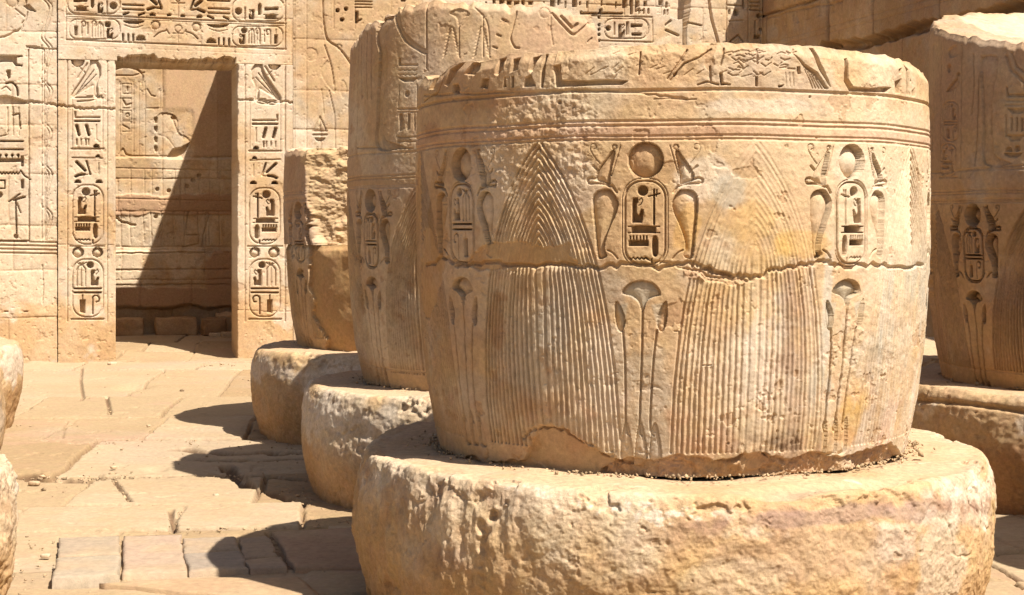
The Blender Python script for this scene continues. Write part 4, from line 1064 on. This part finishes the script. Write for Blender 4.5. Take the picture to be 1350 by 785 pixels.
# ---- the roofless room behind the doorway
RV = 4.0
rm = wall_map(RV)
def draw_back(R):
    p = Pen(R, 0, 0, 1, 1); p.u = rm(232, 300)[1] - rm(232, 301)[1]
    p.line([(152, 100), (176, 100), (190, 96)], 2, .02); p.line([(152, 92), (165, 89), (180, 92), (188, 100), (186, 110)], 2.4, .03, True)
    for x in (158, 176, 183, 191): p.line([(x, 108), (x, 205)], 1.6, .014)
    for y0 in (111, 130, 146, 161): p.line([(161, y0), (173, y0), (173, y0 + 13), (161, y0 + 13), (161, y0)], 1.4, .014)
    p.rect(167, 114, 169, 121, .03); p.line([(162, 132), (166, 139), (173, 137)], 2, .03); p.disc(168, 152, 3, .03, True); p.line([(163, 166), (170, 170)], 2, .02)
    p.line([(194, 118), (199, 126), (206, 128), (210, 118)], 1.8, .018); p.line([(192, 143), (211, 143)], 1.6, .014); p.line([(192, 118), (192, 142)], 1.3, .01); p.line([(211, 117), (211, 142)], 1.3, .01)
    for y in (155, 167, 181, 193): p.cut([(203, y), (207, y - 1), (208, y + 7), (204, y + 8)], .06)
    p.sunk([(208, 152), (224, 150), (234, 158), (236, 175), (248, 182), (250, 192), (232, 205), (210, 205), (207, 180)], .02, .04)
    p.line([(208, 178), (220, 182), (230, 195)], 1.6, .016, True); p.cut([(225, 154), (231, 153), (232, 158), (226, 158)], .05)
    p.line([(228, 158), (234, 175)], 2.4, .03)
    p.cut([(220, 207), (228, 196), (240, 194), (250, 188), (246, 198), (240, 207)], .10)
    p.line([(157, 204), (162, 196), (166, 204), (175, 206), (222, 206)], 2, .03)
    for y, x0, x1 in ((206, 150, 250), (222, 150, 310), (262, 150, 312)): p.line([(x0, y), (x1, y + 4)], 1.6, .012)
    for x in (172, 190, 200, 214, 230, 244, 262, 276, 290): p.line([(x, 224), (x, 258)], 1.5, .014); p.line([(x - 2, 280), (x, 322)], 1.5, .016)
    for x, y in ((207, 250), (222, 252), (246, 246), (254, 238), (262, 232), (205, 286)): p.disc(x, y, 2.6, .05)
    p.line([(248, 280), (244, 310), (262, 310), (262, 322), (240, 326)], 2, .03); p.line([(276, 282), (268, 310), (266, 326)], 2, .03)
    p.line([(208, 318), (212, 304), (216, 318)], 1.6, .02); p.disc(224, 310, 4, .02, True)
    crackline(R, [(153, 287), (160, 293), (178, 297)], 1, 5, 3, .03, .05)
    for y in (334, 356, 376): crackline(R, [(150, y), (190, y - .5), (240, y - 1), (300, y - 1)], .6, 8, int(y), .022, .035)
def post_back(R):
    S = R.S[None, :]; Z = R.P3[2]; n = fbm(R.P3, 3, 4, 700)
    zl = rm(200, 207)[1]; R.H += sst(zl + .02 * n - Z, 0, .03) * .09                       # lower courses stand proud
    zb = rm(200, 330)[1]; R.H += sst(zb + .02 * n - Z, 0, .02) * .05
    zs = rm(200, 405)[1]; R.H -= sst(zs + .05 * n - Z, 0, .05) * .12
    # smooth plaster patches
    R.pl = np.clip(sst(S + .25 * n, rm(222, 150)[0], rm(226, 150)[0]) * sst(Z, zl, zl + .02) * (1 - sst(rm(250, 190)[0] - S + rm(0, 150)[1] - Z, 9, 9.1)), 0, 1)
    m2 = sst(np.abs(Z - rm(200, 270)[1]) + .06 * n, .16, .12); m3 = sst(np.abs(Z - rm(200, 392)[1]) + .05 * n, .16, .13)
    m4 = sst(S + .1 * n, rm(272, 350)[0], rm(278, 350)[0]) * sst(Z, rm(0, 410)[1], rm(0, 405)[1]) * sst(zb - Z, 0, .02)
    R.pl2 = np.clip(m2 + m3 + m4, 0, 1)
    k = np.clip(sst(S, rm(214, 120)[0], rm(220, 120)[0]) * sst(Z, rm(200, 150)[1], rm(200, 140)[1]) + sst(S, rm(252, 150)[0], rm(258, 150)[0]) * sst(Z, zl, zl + .03), 0, 1)
    R.k1 = k
    R.H = R.H * (1 - .9 * k) + .015 * k; R.H += R.pl2 * .02
def col_back(R):
    C = tone(R.P3, 705, .15); C = mix(C, (.53, .375, .235), R.k1 * (.7 + .2 * fbm(R.P3, 3, 5, 707, .6))); return mix(C, (.50, .33, .20), R.pl2 * .85)
rb = empty("chamber_wall", (float((W0 + VD * RV)[0]), float((W0 + VD * RV)[1]), 0), "sunlit back wall of the roofless chamber seen through the doorway, half plastered", "wall")
wall_panel("wall_face", -3.4, 1.75, -.2, 5.2, .010, draw_back, rb, 710, v=RV, thick=.5, dense_u=(-1.25, 1.1), post=post_back, colour=col_back, course=([-.3, .35, .8, 1.3, 1.85, 2.35, 5.3], .6, 1.3, .014, .10))
US = rm(283, 90)[0] + .398 * (5.6 - rm(283, 90)[1])
so_ = W0 + UD * US + VD * .905
def simple_tone(seed, pale=0): return lambda R: tone(R.P3, seed, pale)
o = wall_panel("chamber_side_wall", 0, RV - .905 + .6, -.2, 5.6, .03, lambda R: None, None, 720, ud=VD, vd=UD, base=so_, pxmap=lambda x, y: (0, 0), thick=.6)
props(o, "dark shaded side wall of the chamber behind the right jamb", "wall", None, "thing")
ol = W0 - UD * 3.4 + VD * .905
o = wall_panel("chamber_side_wall", 0, RV - .905 - .01, -.2, 5.0, .05, lambda R: None, None, 725, ud=VD, vd=-UD, base=ol, pxmap=lambda x, y: (0, 0), thick=.6)
props(o, "left side wall of the chamber hidden behind the left jamb", "wall", None, "thing")

# ---- fallen blocks at the foot of the chamber's back wall
def lump(name, loc, size, seed, label, cat, group, rotz=0.0, box=.75, colr=None, n=18):
    a = np.linspace(-1, 1, n); V = []; Q = []
    for ax_ in range(3):
        for sg in (-1, 1):
            A, B = np.meshgrid(a, a); Cc = np.full_like(A, sg); q = [None] * 3; q[ax_] = Cc; q[(ax_ + 1) % 3] = A; q[(ax_ + 2) % 3] = B
            base_i = len(V) * n * n; P = np.stack(q, -1); V.append(P.reshape(-1, 3)); f = grid_faces(n, n); Q.append((f if sg > 0 else f[:, ::-1]) + base_i)
    V = np.concatenate(V); Q = np.concatenate(Q)
    # weld the shared edges
    key = np.round(V * 1000).astype(int); _, first, inv = np.unique(key, axis=0, return_index=True, return_inverse=True)
    V = V[first]; Q = inv.reshape(-1)[Q]
    sph = V / np.linalg.norm(V, axis=1, keepdims=True) * 1.12; V = V * box + sph * (1 - box)
    s = np.array(size) / 2; W = V * s
    nn = fbm((W[:, 0] / max(size), W[:, 1] / max(size), W[:, 2] / max(size)), 2.6, 5, seed, .6)
    W = W + V * (nn * .10 * min(size))[:, None]; W[:, 2] += size[2] / 2
    c, s_ = cos(rotz), sin(rotz); W = np.stack([W[:, 0] * c - W[:, 1] * s_, W[:, 0] * s_ + W[:, 1] * c, W[:, 2]], -1) + np.array(loc)
    C = tone((W[:, 0][None], W[:, 1][None], W[:, 2][None]), seed, .1)[0]
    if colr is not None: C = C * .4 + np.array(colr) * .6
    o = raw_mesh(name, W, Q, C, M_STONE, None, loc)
    return props(o, label, cat, group)
def room_pt(x, v):
    m_ = wall_map(v)(x, 300)[0]; q = W0 + UD * m_ + VD * v; return q
for i, (x, w, h, d_, lab) in enumerate(((170, .42, .26, .4, "long tan block at the chamber wall's foot, leftmost"), (232, .62, .27, .4, "widest pale block in the middle of the chamber wall's foot"),
                                    (282, .36, .26, .34, "lower dark boulder in front of the chamber blocks"), (300, .36, .32, .4, "upright block at the right end of the chamber wall's foot"))):
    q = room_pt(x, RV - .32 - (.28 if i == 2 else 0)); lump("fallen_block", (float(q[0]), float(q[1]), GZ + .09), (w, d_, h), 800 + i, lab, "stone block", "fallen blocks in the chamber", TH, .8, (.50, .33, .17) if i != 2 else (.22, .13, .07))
for i, (x, v, s, lab) in enumerate(((284, 3.1, .12, "small stone on the chamber floor left of the last block"), (302, 3.0, .16, "small flat stone on the chamber floor by the right jamb"))):
    q = room_pt(x, v); lump("small_stone", (float(q[0]), float(q[1]), GZ + .09), (s * 1.5, s, s * .5), 820 + i, lab, "stone", "loose stones in the chamber", .3 * i)

# ------------------------------------------------------------------ ground
def gp(x, y, z=0.0):
    D = (EYE - GZ - z) * F / (y - HY); return (x - HX) / F * D, D
def ground():
    X = axis([(-300, -40, 20), (-40, -8, 1.0), (-8, -6.2, .06), (-6.2, 3.2, .0105), (3.2, 5.2, .02), (5.2, 12, .2), (12, 40, 2), (40, 300, 20)])
    Y = axis([(-300, -20, 20), (-20, 4, 1.0), (4, 5.8, .05), (5.8, 12.5, .0105), (12.5, 19.8, .017), (19.8, 25, .04), (25, 60, 2), (60, 400, 20)])
    XX = X[None, :] + 0 * Y[:, None]; YY = Y[:, None] + 0 * X[None, :]
    a = radians(5); ca, sa = cos(a), sin(a)
    n0 = fbm((XX, YY, 0 * XX), 1.2, 3, 900); n1 = fbm((XX, YY, 0 * XX), 6, 4, 901, .6); n2 = fbm((XX, YY, 0 * XX), 26, 3, 902)
    U = XX * ca + YY * sa + .02 * n0 + .012 * n1; V = -XX * sa + YY * ca + .025 * fbm((XX, YY, 0 * XX), 1.0, 3, 903) + .012 * n1
    rows = [gp(100, y)[1] + .28 for y in (800, 757, 704, 671, 629, 581, 552, 524, 488)]
    rows = [5.5, 6.2] + rows + [rows[-1] + 1.1, rows[-1] + 2.3, rows[-1] + 3.4, 60]
    H = np.zeros_like(XX); sid = np.zeros(XX.shape, np.int32); near = np.full(XX.shape, 9.0, np.float32)
    rnd = random.Random(12); k = 0; hs = [0.0]; tn = [0.0]; fade = [0.0]
    for i in range(len(rows) - 1):
        inr = (V >= rows[i]) & (V < rows[i + 1])
        dv = np.minimum(np.abs(V - rows[i]), np.abs(V - rows[i + 1]))
        u = -12 + rnd.uniform(0, 1)
        while u < 14:
            w = rnd.uniform(.55, 1.55) * (1.2 if i > 5 else .95); sel = inr & (U >= u) & (U < u + w)
            if sel.any():
                k += 1; sid[sel] = k
                du = np.minimum(np.abs(U[sel] - u), np.abs(U[sel] - u - w)); near[sel] = np.minimum(dv[sel], du)
                hs.append(rnd.uniform(-.010, .013)); tn.append(rnd.uniform(-1, 1)); fade.append(rnd.random())
            u += w
    hs = np.array(hs, np.float32); tn = np.array(tn, np.float32)
    inside = sid > 0
    sand = sst(fbm((XX, YY, 0 * XX), .9, 4, 905) + .4 * n1, -.05, .65)            # joints choked with sand
    H += hs[sid] * (1 - .5 * sand) + .005 * n0 + .0028 * n1 + .0012 * n2
    jw = .011 + .006 * n1
    H -= inside * (.045 * (1 - .85 * sand)) * sst(near, jw + .012, jw * .3)
    H -= inside * .004 * sst(near, .03, .0) * (1 - sand)
    H -= .012 * sst(fbm((XX, YY, 0 * XX), 5, 5, 906, .62), .5, .62) * (1 - .5 * sand)
    grit = sst(fbm((XX, YY, 0 * XX), 30, 3, 921, .6), .45, .8) * sst(near, .16, .02) * sst(fbm((XX, YY, 0 * XX), 2, 3, 922), -.1, .4)
    H += .010 * grit
    # features read from the photograph
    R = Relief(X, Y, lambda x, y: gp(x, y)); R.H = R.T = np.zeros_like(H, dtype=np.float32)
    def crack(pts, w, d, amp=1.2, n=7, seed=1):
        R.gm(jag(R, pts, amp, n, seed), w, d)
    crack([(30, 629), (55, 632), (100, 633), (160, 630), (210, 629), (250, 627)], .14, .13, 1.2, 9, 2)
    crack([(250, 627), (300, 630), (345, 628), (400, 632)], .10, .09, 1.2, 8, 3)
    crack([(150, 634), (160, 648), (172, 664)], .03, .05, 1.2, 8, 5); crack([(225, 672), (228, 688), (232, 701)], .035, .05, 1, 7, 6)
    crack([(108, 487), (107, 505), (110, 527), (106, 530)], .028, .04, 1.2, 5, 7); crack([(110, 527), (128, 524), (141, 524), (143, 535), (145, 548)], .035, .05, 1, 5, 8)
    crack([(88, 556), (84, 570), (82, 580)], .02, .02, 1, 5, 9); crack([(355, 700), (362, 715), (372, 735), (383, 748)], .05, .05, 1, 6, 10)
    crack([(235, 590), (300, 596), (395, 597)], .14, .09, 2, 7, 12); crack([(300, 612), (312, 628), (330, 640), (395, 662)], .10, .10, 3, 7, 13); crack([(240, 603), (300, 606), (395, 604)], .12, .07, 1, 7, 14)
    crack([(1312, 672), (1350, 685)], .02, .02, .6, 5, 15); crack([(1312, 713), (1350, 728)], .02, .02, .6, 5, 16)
    def hole(x, y, rx, ry, d):
        cx, cyy = gp(x, y); g = np.exp(-((XX - cx) / rx) ** 2 - ((YY - cyy) / ry) ** 2); return -d * g
    H += R.H * (.8 + .4 * n1) + hole(171, 510, .13, .30, .09) + hole(190, 509, .10, .2, .03) + hole(205, 617, .07, .1, .05) + hole(320, 618, .3, .12, .03) + hole(340, 640, .3, .15, .025)
    x0, y0 = gp(68, 778); x1, y1 = gp(385, 702)
    rec = sst(XX, -2.55, -2.50) * sst(-1.0 - XX, 0, .04) * sst(YY, y0 + .0, y0 + .05) * sst(y1 - .02 - YY, 0, .05)
    H = H * (1 - rec) - .012 * rec
    # broad step: paving drops a little in front of the grey slabs, raised strip at the front
    far = sst(np.hypot(XX - 0, YY - 12), 22, 30); H = H * (1 - far)
    uw = XX * UD[0] + YY * UD[1]; vw = (XX - W0[0]) * VD[0] + (YY - W0[1]) * VD[1]
    H += sst(vw, .2, 1.6) * sst(RV + 8 - vw, 0, .5) * .10
    H += .03 * sst(fbm((XX, YY, 0 * XX), 3, 4, 911), .0, .6) * sst(-np.abs(vw + .12), -.25, 0) * (XX < -1)   # drifted sand at the wall foot
    P3 = (XX, YY, 0 * XX)
    C = np.ones(XX.shape + (3,), np.float32) * np.array((.43, .335, .205), np.float32)
    C = mix(C, (.50, .41, .28), sst(tn[sid] + .3 * n0, -.3, .9) * .9); C = mix(C, (.38, .275, .155), sst(-tn[sid] + .3 * n0, .0, .9) * .8)
    C = mix(C, (.46, .35, .21), sand * .6)
    C = mix(C, (.44, .37, .29), sst(fbm(P3, .7, 4, 907), .2, .8) * .5)
    C = mix(C, (.50, .33, .24), sst(fbm(P3, 2.2, 4, 908), .4, .9) * .35)
    C = mix(C, (.22, .14, .08), inside * sst(near, jw + .006, jw * .2) * (1 - .85 * sand) * .65)
    C = mix(C, (.19, .12, .07), np.clip(-R.H * 22 - .1, 0, .92) * sst(fbm(P3, 9, 4, 933, .6), -.75, .0))  # shade under the broken slab edges, painted into the cracks as dark earth colour
    C = mix(C, (.36, .25, .15), sst(fbm(P3, 3, 5, 915, .6, (1, 6, 1)), .15, .8) * .35 * (1 - sand * .6))
    H2 = .003 * fbm(P3, 4, 4, 916, .6, (1, 6, 1)) * (1 - sand); H = H + H2 * sst(40 - np.hypot(XX, YY), 0, 5)
    C = mix(C, (.56, .44, .30), sst(n2 + n1, .7, 1.2) * .35)
    V3 = np.stack([XX, YY, H + GZ], -1)
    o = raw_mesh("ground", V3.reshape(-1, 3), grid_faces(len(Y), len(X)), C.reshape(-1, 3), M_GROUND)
    props(o, kind="structure")
ground()

# ---- newer grey paving slabs let into the court floor
SL = [([(79, 708), (157, 706), (158, 729), (75, 733)], "grey-green slab, back left of the newer paving patch", (.42, .35, .26)),
      ([(74, 735), (158, 731), (157, 757), (68, 762)], "pale grey slab with an exposed front edge at the patch's near left corner", (.43, .37, .28)),
      ([(162, 706), (238, 704), (246, 754), (162, 757)], "largest pinkish square slab of the newer patch", (.46, .36, .27)),
      ([(241, 709), (311, 707), (316, 723), (243, 727)], "narrow slab right of the big square one, half in shadow", (.40, .33, .25)),
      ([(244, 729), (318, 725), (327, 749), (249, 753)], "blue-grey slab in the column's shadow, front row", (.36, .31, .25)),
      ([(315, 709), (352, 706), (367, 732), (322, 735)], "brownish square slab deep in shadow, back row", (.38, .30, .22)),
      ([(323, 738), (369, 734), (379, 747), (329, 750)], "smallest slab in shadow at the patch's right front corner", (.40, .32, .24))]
def slab(poly, z, label, col, th_=.09, name="paving_slab", seed=0, group="newer paving slabs in the court floor"):
    pts = np.array([gp(x, y, z) for x, y in poly][::-1]); z = z + GZ; c = pts.mean(0); n = 26
    s = np.linspace(0, 1, n); e = np.minimum(np.arange(n), n - 1 - np.arange(n)).astype(float)
    A, B = np.meshgrid(s, s)
    q = (pts[0] * ((1 - A) * (1 - B))[..., None] + pts[1] * (A * (1 - B))[..., None] + pts[2] * (A * B)[..., None] + pts[3] * ((1 - A) * B)[..., None])
    nz = fbm((q[..., 0], q[..., 1], 0 * A), 7, 4, 950 + seed)
    q = q + (.010 * fbm((q[..., 0], q[..., 1], 0 * A), 9, 4, 955 + seed, .6) * (np.minimum(e[:, None] + 0 * A, e[None, :] + 0 * A) < 2))[..., None]
    ring_ = np.minimum(e[:, None] + 0 * A, e[None, :] + 0 * A)
    Z = z + .003 * nz - .006 * (ring_ < 1) * (1 + nz)
    W = np.zeros((n + 2, n + 2, 3)); W[1:-1, 1:-1, :2] = q; W[1:-1, 1:-1, 2] = Z
    W[0, 1:-1] = W[1, 1:-1]; W[-1, 1:-1] = W[-2, 1:-1]; W[:, 0] = W[:, 1]; W[:, -1] = W[:, -2]
    for sl in ((0, slice(None)), (-1, slice(None)), (slice(1, -1), 0), (slice(1, -1), -1)): W[sl][..., 2] = z - th_
    P3 = (W[..., 0], W[..., 1], W[..., 2])
    C = np.ones(W.shape, np.float32) * np.array(col, np.float32); C = mix(C, (.48, .37, .24), sst(fbm(P3, 4, 4, 960 + seed), -.3, .6) * .65)
    C = C * (1 + .08 * fbm(P3, 20, 3, 970))[..., None]
    Q = grid_faces(n + 2, n + 2)
    v = W.reshape(-1, 3)
    f = Q[len(Q) // 2]; nrm = np.cross(v[f[1]] - v[f[0]], v[f[2]] - v[f[0]])
    if nrm[2] < 0: Q = Q[:, ::-1]
    o = raw_mesh(name, v, Q, C.reshape(-1, 3), M_GROUND, None, (float(c[0]), float(c[1]), z - th_))
    return props(o, label, "paving slab", group)
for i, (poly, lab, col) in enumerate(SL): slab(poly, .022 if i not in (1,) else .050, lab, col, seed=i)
slab([(130, 768), (250, 762), (395, 760), (440, 800)], .028, "long broad tan slab in front of the newer paving patch, at the bottom edge", (.47, .34, .21), seed=20, group="old raised slabs")
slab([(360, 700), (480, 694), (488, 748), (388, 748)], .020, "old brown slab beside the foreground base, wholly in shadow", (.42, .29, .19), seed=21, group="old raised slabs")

# ---- loose chips
CH = [(352, 478, .07, "small white chip at the foot of the right jamb"), (148, 482, .07, "small pale stone at the foot of the left jamb"), (196, 563, .03, "tiny chip on the paving between the far shadows"),
      (60, 735, .03, "tiny chip left of the newer paving slabs"), (150, 618, .03, "tiny chip beside the long crack in the paving"), (285, 655, .03, "tiny chip on the paving below the middle shadow"),
      (45, 640, .045, "small chip lying just below the long crack near the rough left base")]
for i, (x, y, s, lab) in enumerate(CH):
    q = gp(x, y); lump("stone_chip", (q[0], q[1], GZ), (s * 1.6, s, s * .6), 860 + i, lab, "stone chip", "loose chips on the paving", i, .6, (.62, .5, .36), 8)

def gravel():
    rnd = np.random.RandomState(77); V = []; Q = []; C = []
    cube = np.array([(x, y, z) for x in (-1, 1) for y in (-1, 1) for z in (-1, 1)], float)
    fq = np.array([(0, 1, 3, 2), (4, 6, 7, 5), (0, 4, 5, 1), (2, 3, 7, 6), (0, 2, 6, 4), (1, 5, 7, 3)])
    spots = []
    def strip(pts, n, spread):
        for _ in range(n):
            k = rnd.randint(len(pts) - 1); t = rnd.rand(); x = pts[k][0] * (1 - t) + pts[k + 1][0] * t; y = pts[k][1] * (1 - t) + pts[k + 1][1] * t
            q = gp(x, y); spots.append((q[0] + rnd.randn() * spread, q[1] + rnd.randn() * spread))
    strip([(30, 631), (160, 632), (345, 630)], 150, .07); strip([(20, 476), (150, 484), (330, 481)], 120, .10)
    strip([(25, 710), (60, 780)], 25, .12); strip([(152, 632), (172, 668)], 30, .04); strip([(225, 672), (235, 702), (470, 690)], 60, .06)
    strip([(330, 575), (400, 590), (400, 650), (450, 672)], 70, .10); strip([(20, 585), (200, 582), (390, 590)], 50, .12); strip([(1310, 690), (1350, 665)], 30, .2)
    for _ in range(170): q = gp(rnd.uniform(0, 470), rnd.uniform(490, 785)); spots.append(q)
    for i, (x, y) in enumerate(spots):
        s_ = rnd.uniform(.0018, .0055) * (1 + 1.6 * (rnd.rand() < .06)); m = np.linalg.qr(rnd.randn(3, 3))[0]
        v = (cube * (1 + .35 * rnd.randn(8, 1))) @ m * s_ * np.array((1.2, 1, .7)); v = v + np.array((x, y, GZ + s_ * .35))
        V.append(v); Q.append(fq + i * 8); c = np.array((.50, .38, .24)) * rnd.uniform(.6, 1.3); C.append(np.repeat(c[None], 8, 0))
    o = raw_mesh("gravel", np.concatenate(V), np.concatenate(Q), np.concatenate(C), M_GROUND, None, (-2.5, 11.0, GZ), smooth_=False)
    props(o, "fine grit scattered in the joints of the paving", "gravel", kind="stuff")
gravel()
def crumbs():
    """stone crumbs fallen where the drums stand on their bases"""
    rnd = np.random.RandomState(91); V = []; Q = []; C = []; k = 0
    cube = np.array([(x, y, z) for x in (-1, 1) for y in (-1, 1) for z in (-1, 1)], float)
    fq = np.array([(0, 1, 3, 2), (4, 6, 7, 5), (0, 4, 5, 1), (2, 3, 7, 6), (0, 2, 6, 4), (1, 5, 7, 3)])
    for cx, cyy, n in ((MX, MY, 420), (C2X, C2Y, 160), (C3X, C3Y, 60), (C4X, C4Y, 120)):
        for _ in range(n):
            th = rnd.uniform(-1.9, 1.9); rad = 1.075 + abs(rnd.randn()) * .035 + .12 * (rnd.rand() < .12) * rnd.rand()
            s_ = rnd.uniform(.0012, .0048) * (1 + 1.2 * (rnd.rand() < .05)); m = np.linalg.qr(rnd.randn(3, 3))[0]
            v = (cube * (1 + .35 * rnd.randn(8, 1))) @ m * s_ + np.array((cx + rad * sin(th), cyy - rad * cos(th), .606))
            V.append(v); Q.append(fq + k * 8); k += 1; C.append(np.repeat((np.array((.54, .41, .25)) * rnd.uniform(.55, 1.2))[None], 8, 0))
    o = raw_mesh("stone_crumbs", np.concatenate(V), np.concatenate(Q), np.concatenate(C), M_GROUND, None, (MX, MY, .6), smooth_=False)
    props(o, "crumbs of stone lying round the feet of the drums on their bases", "gravel", kind="stuff")
crumbs()
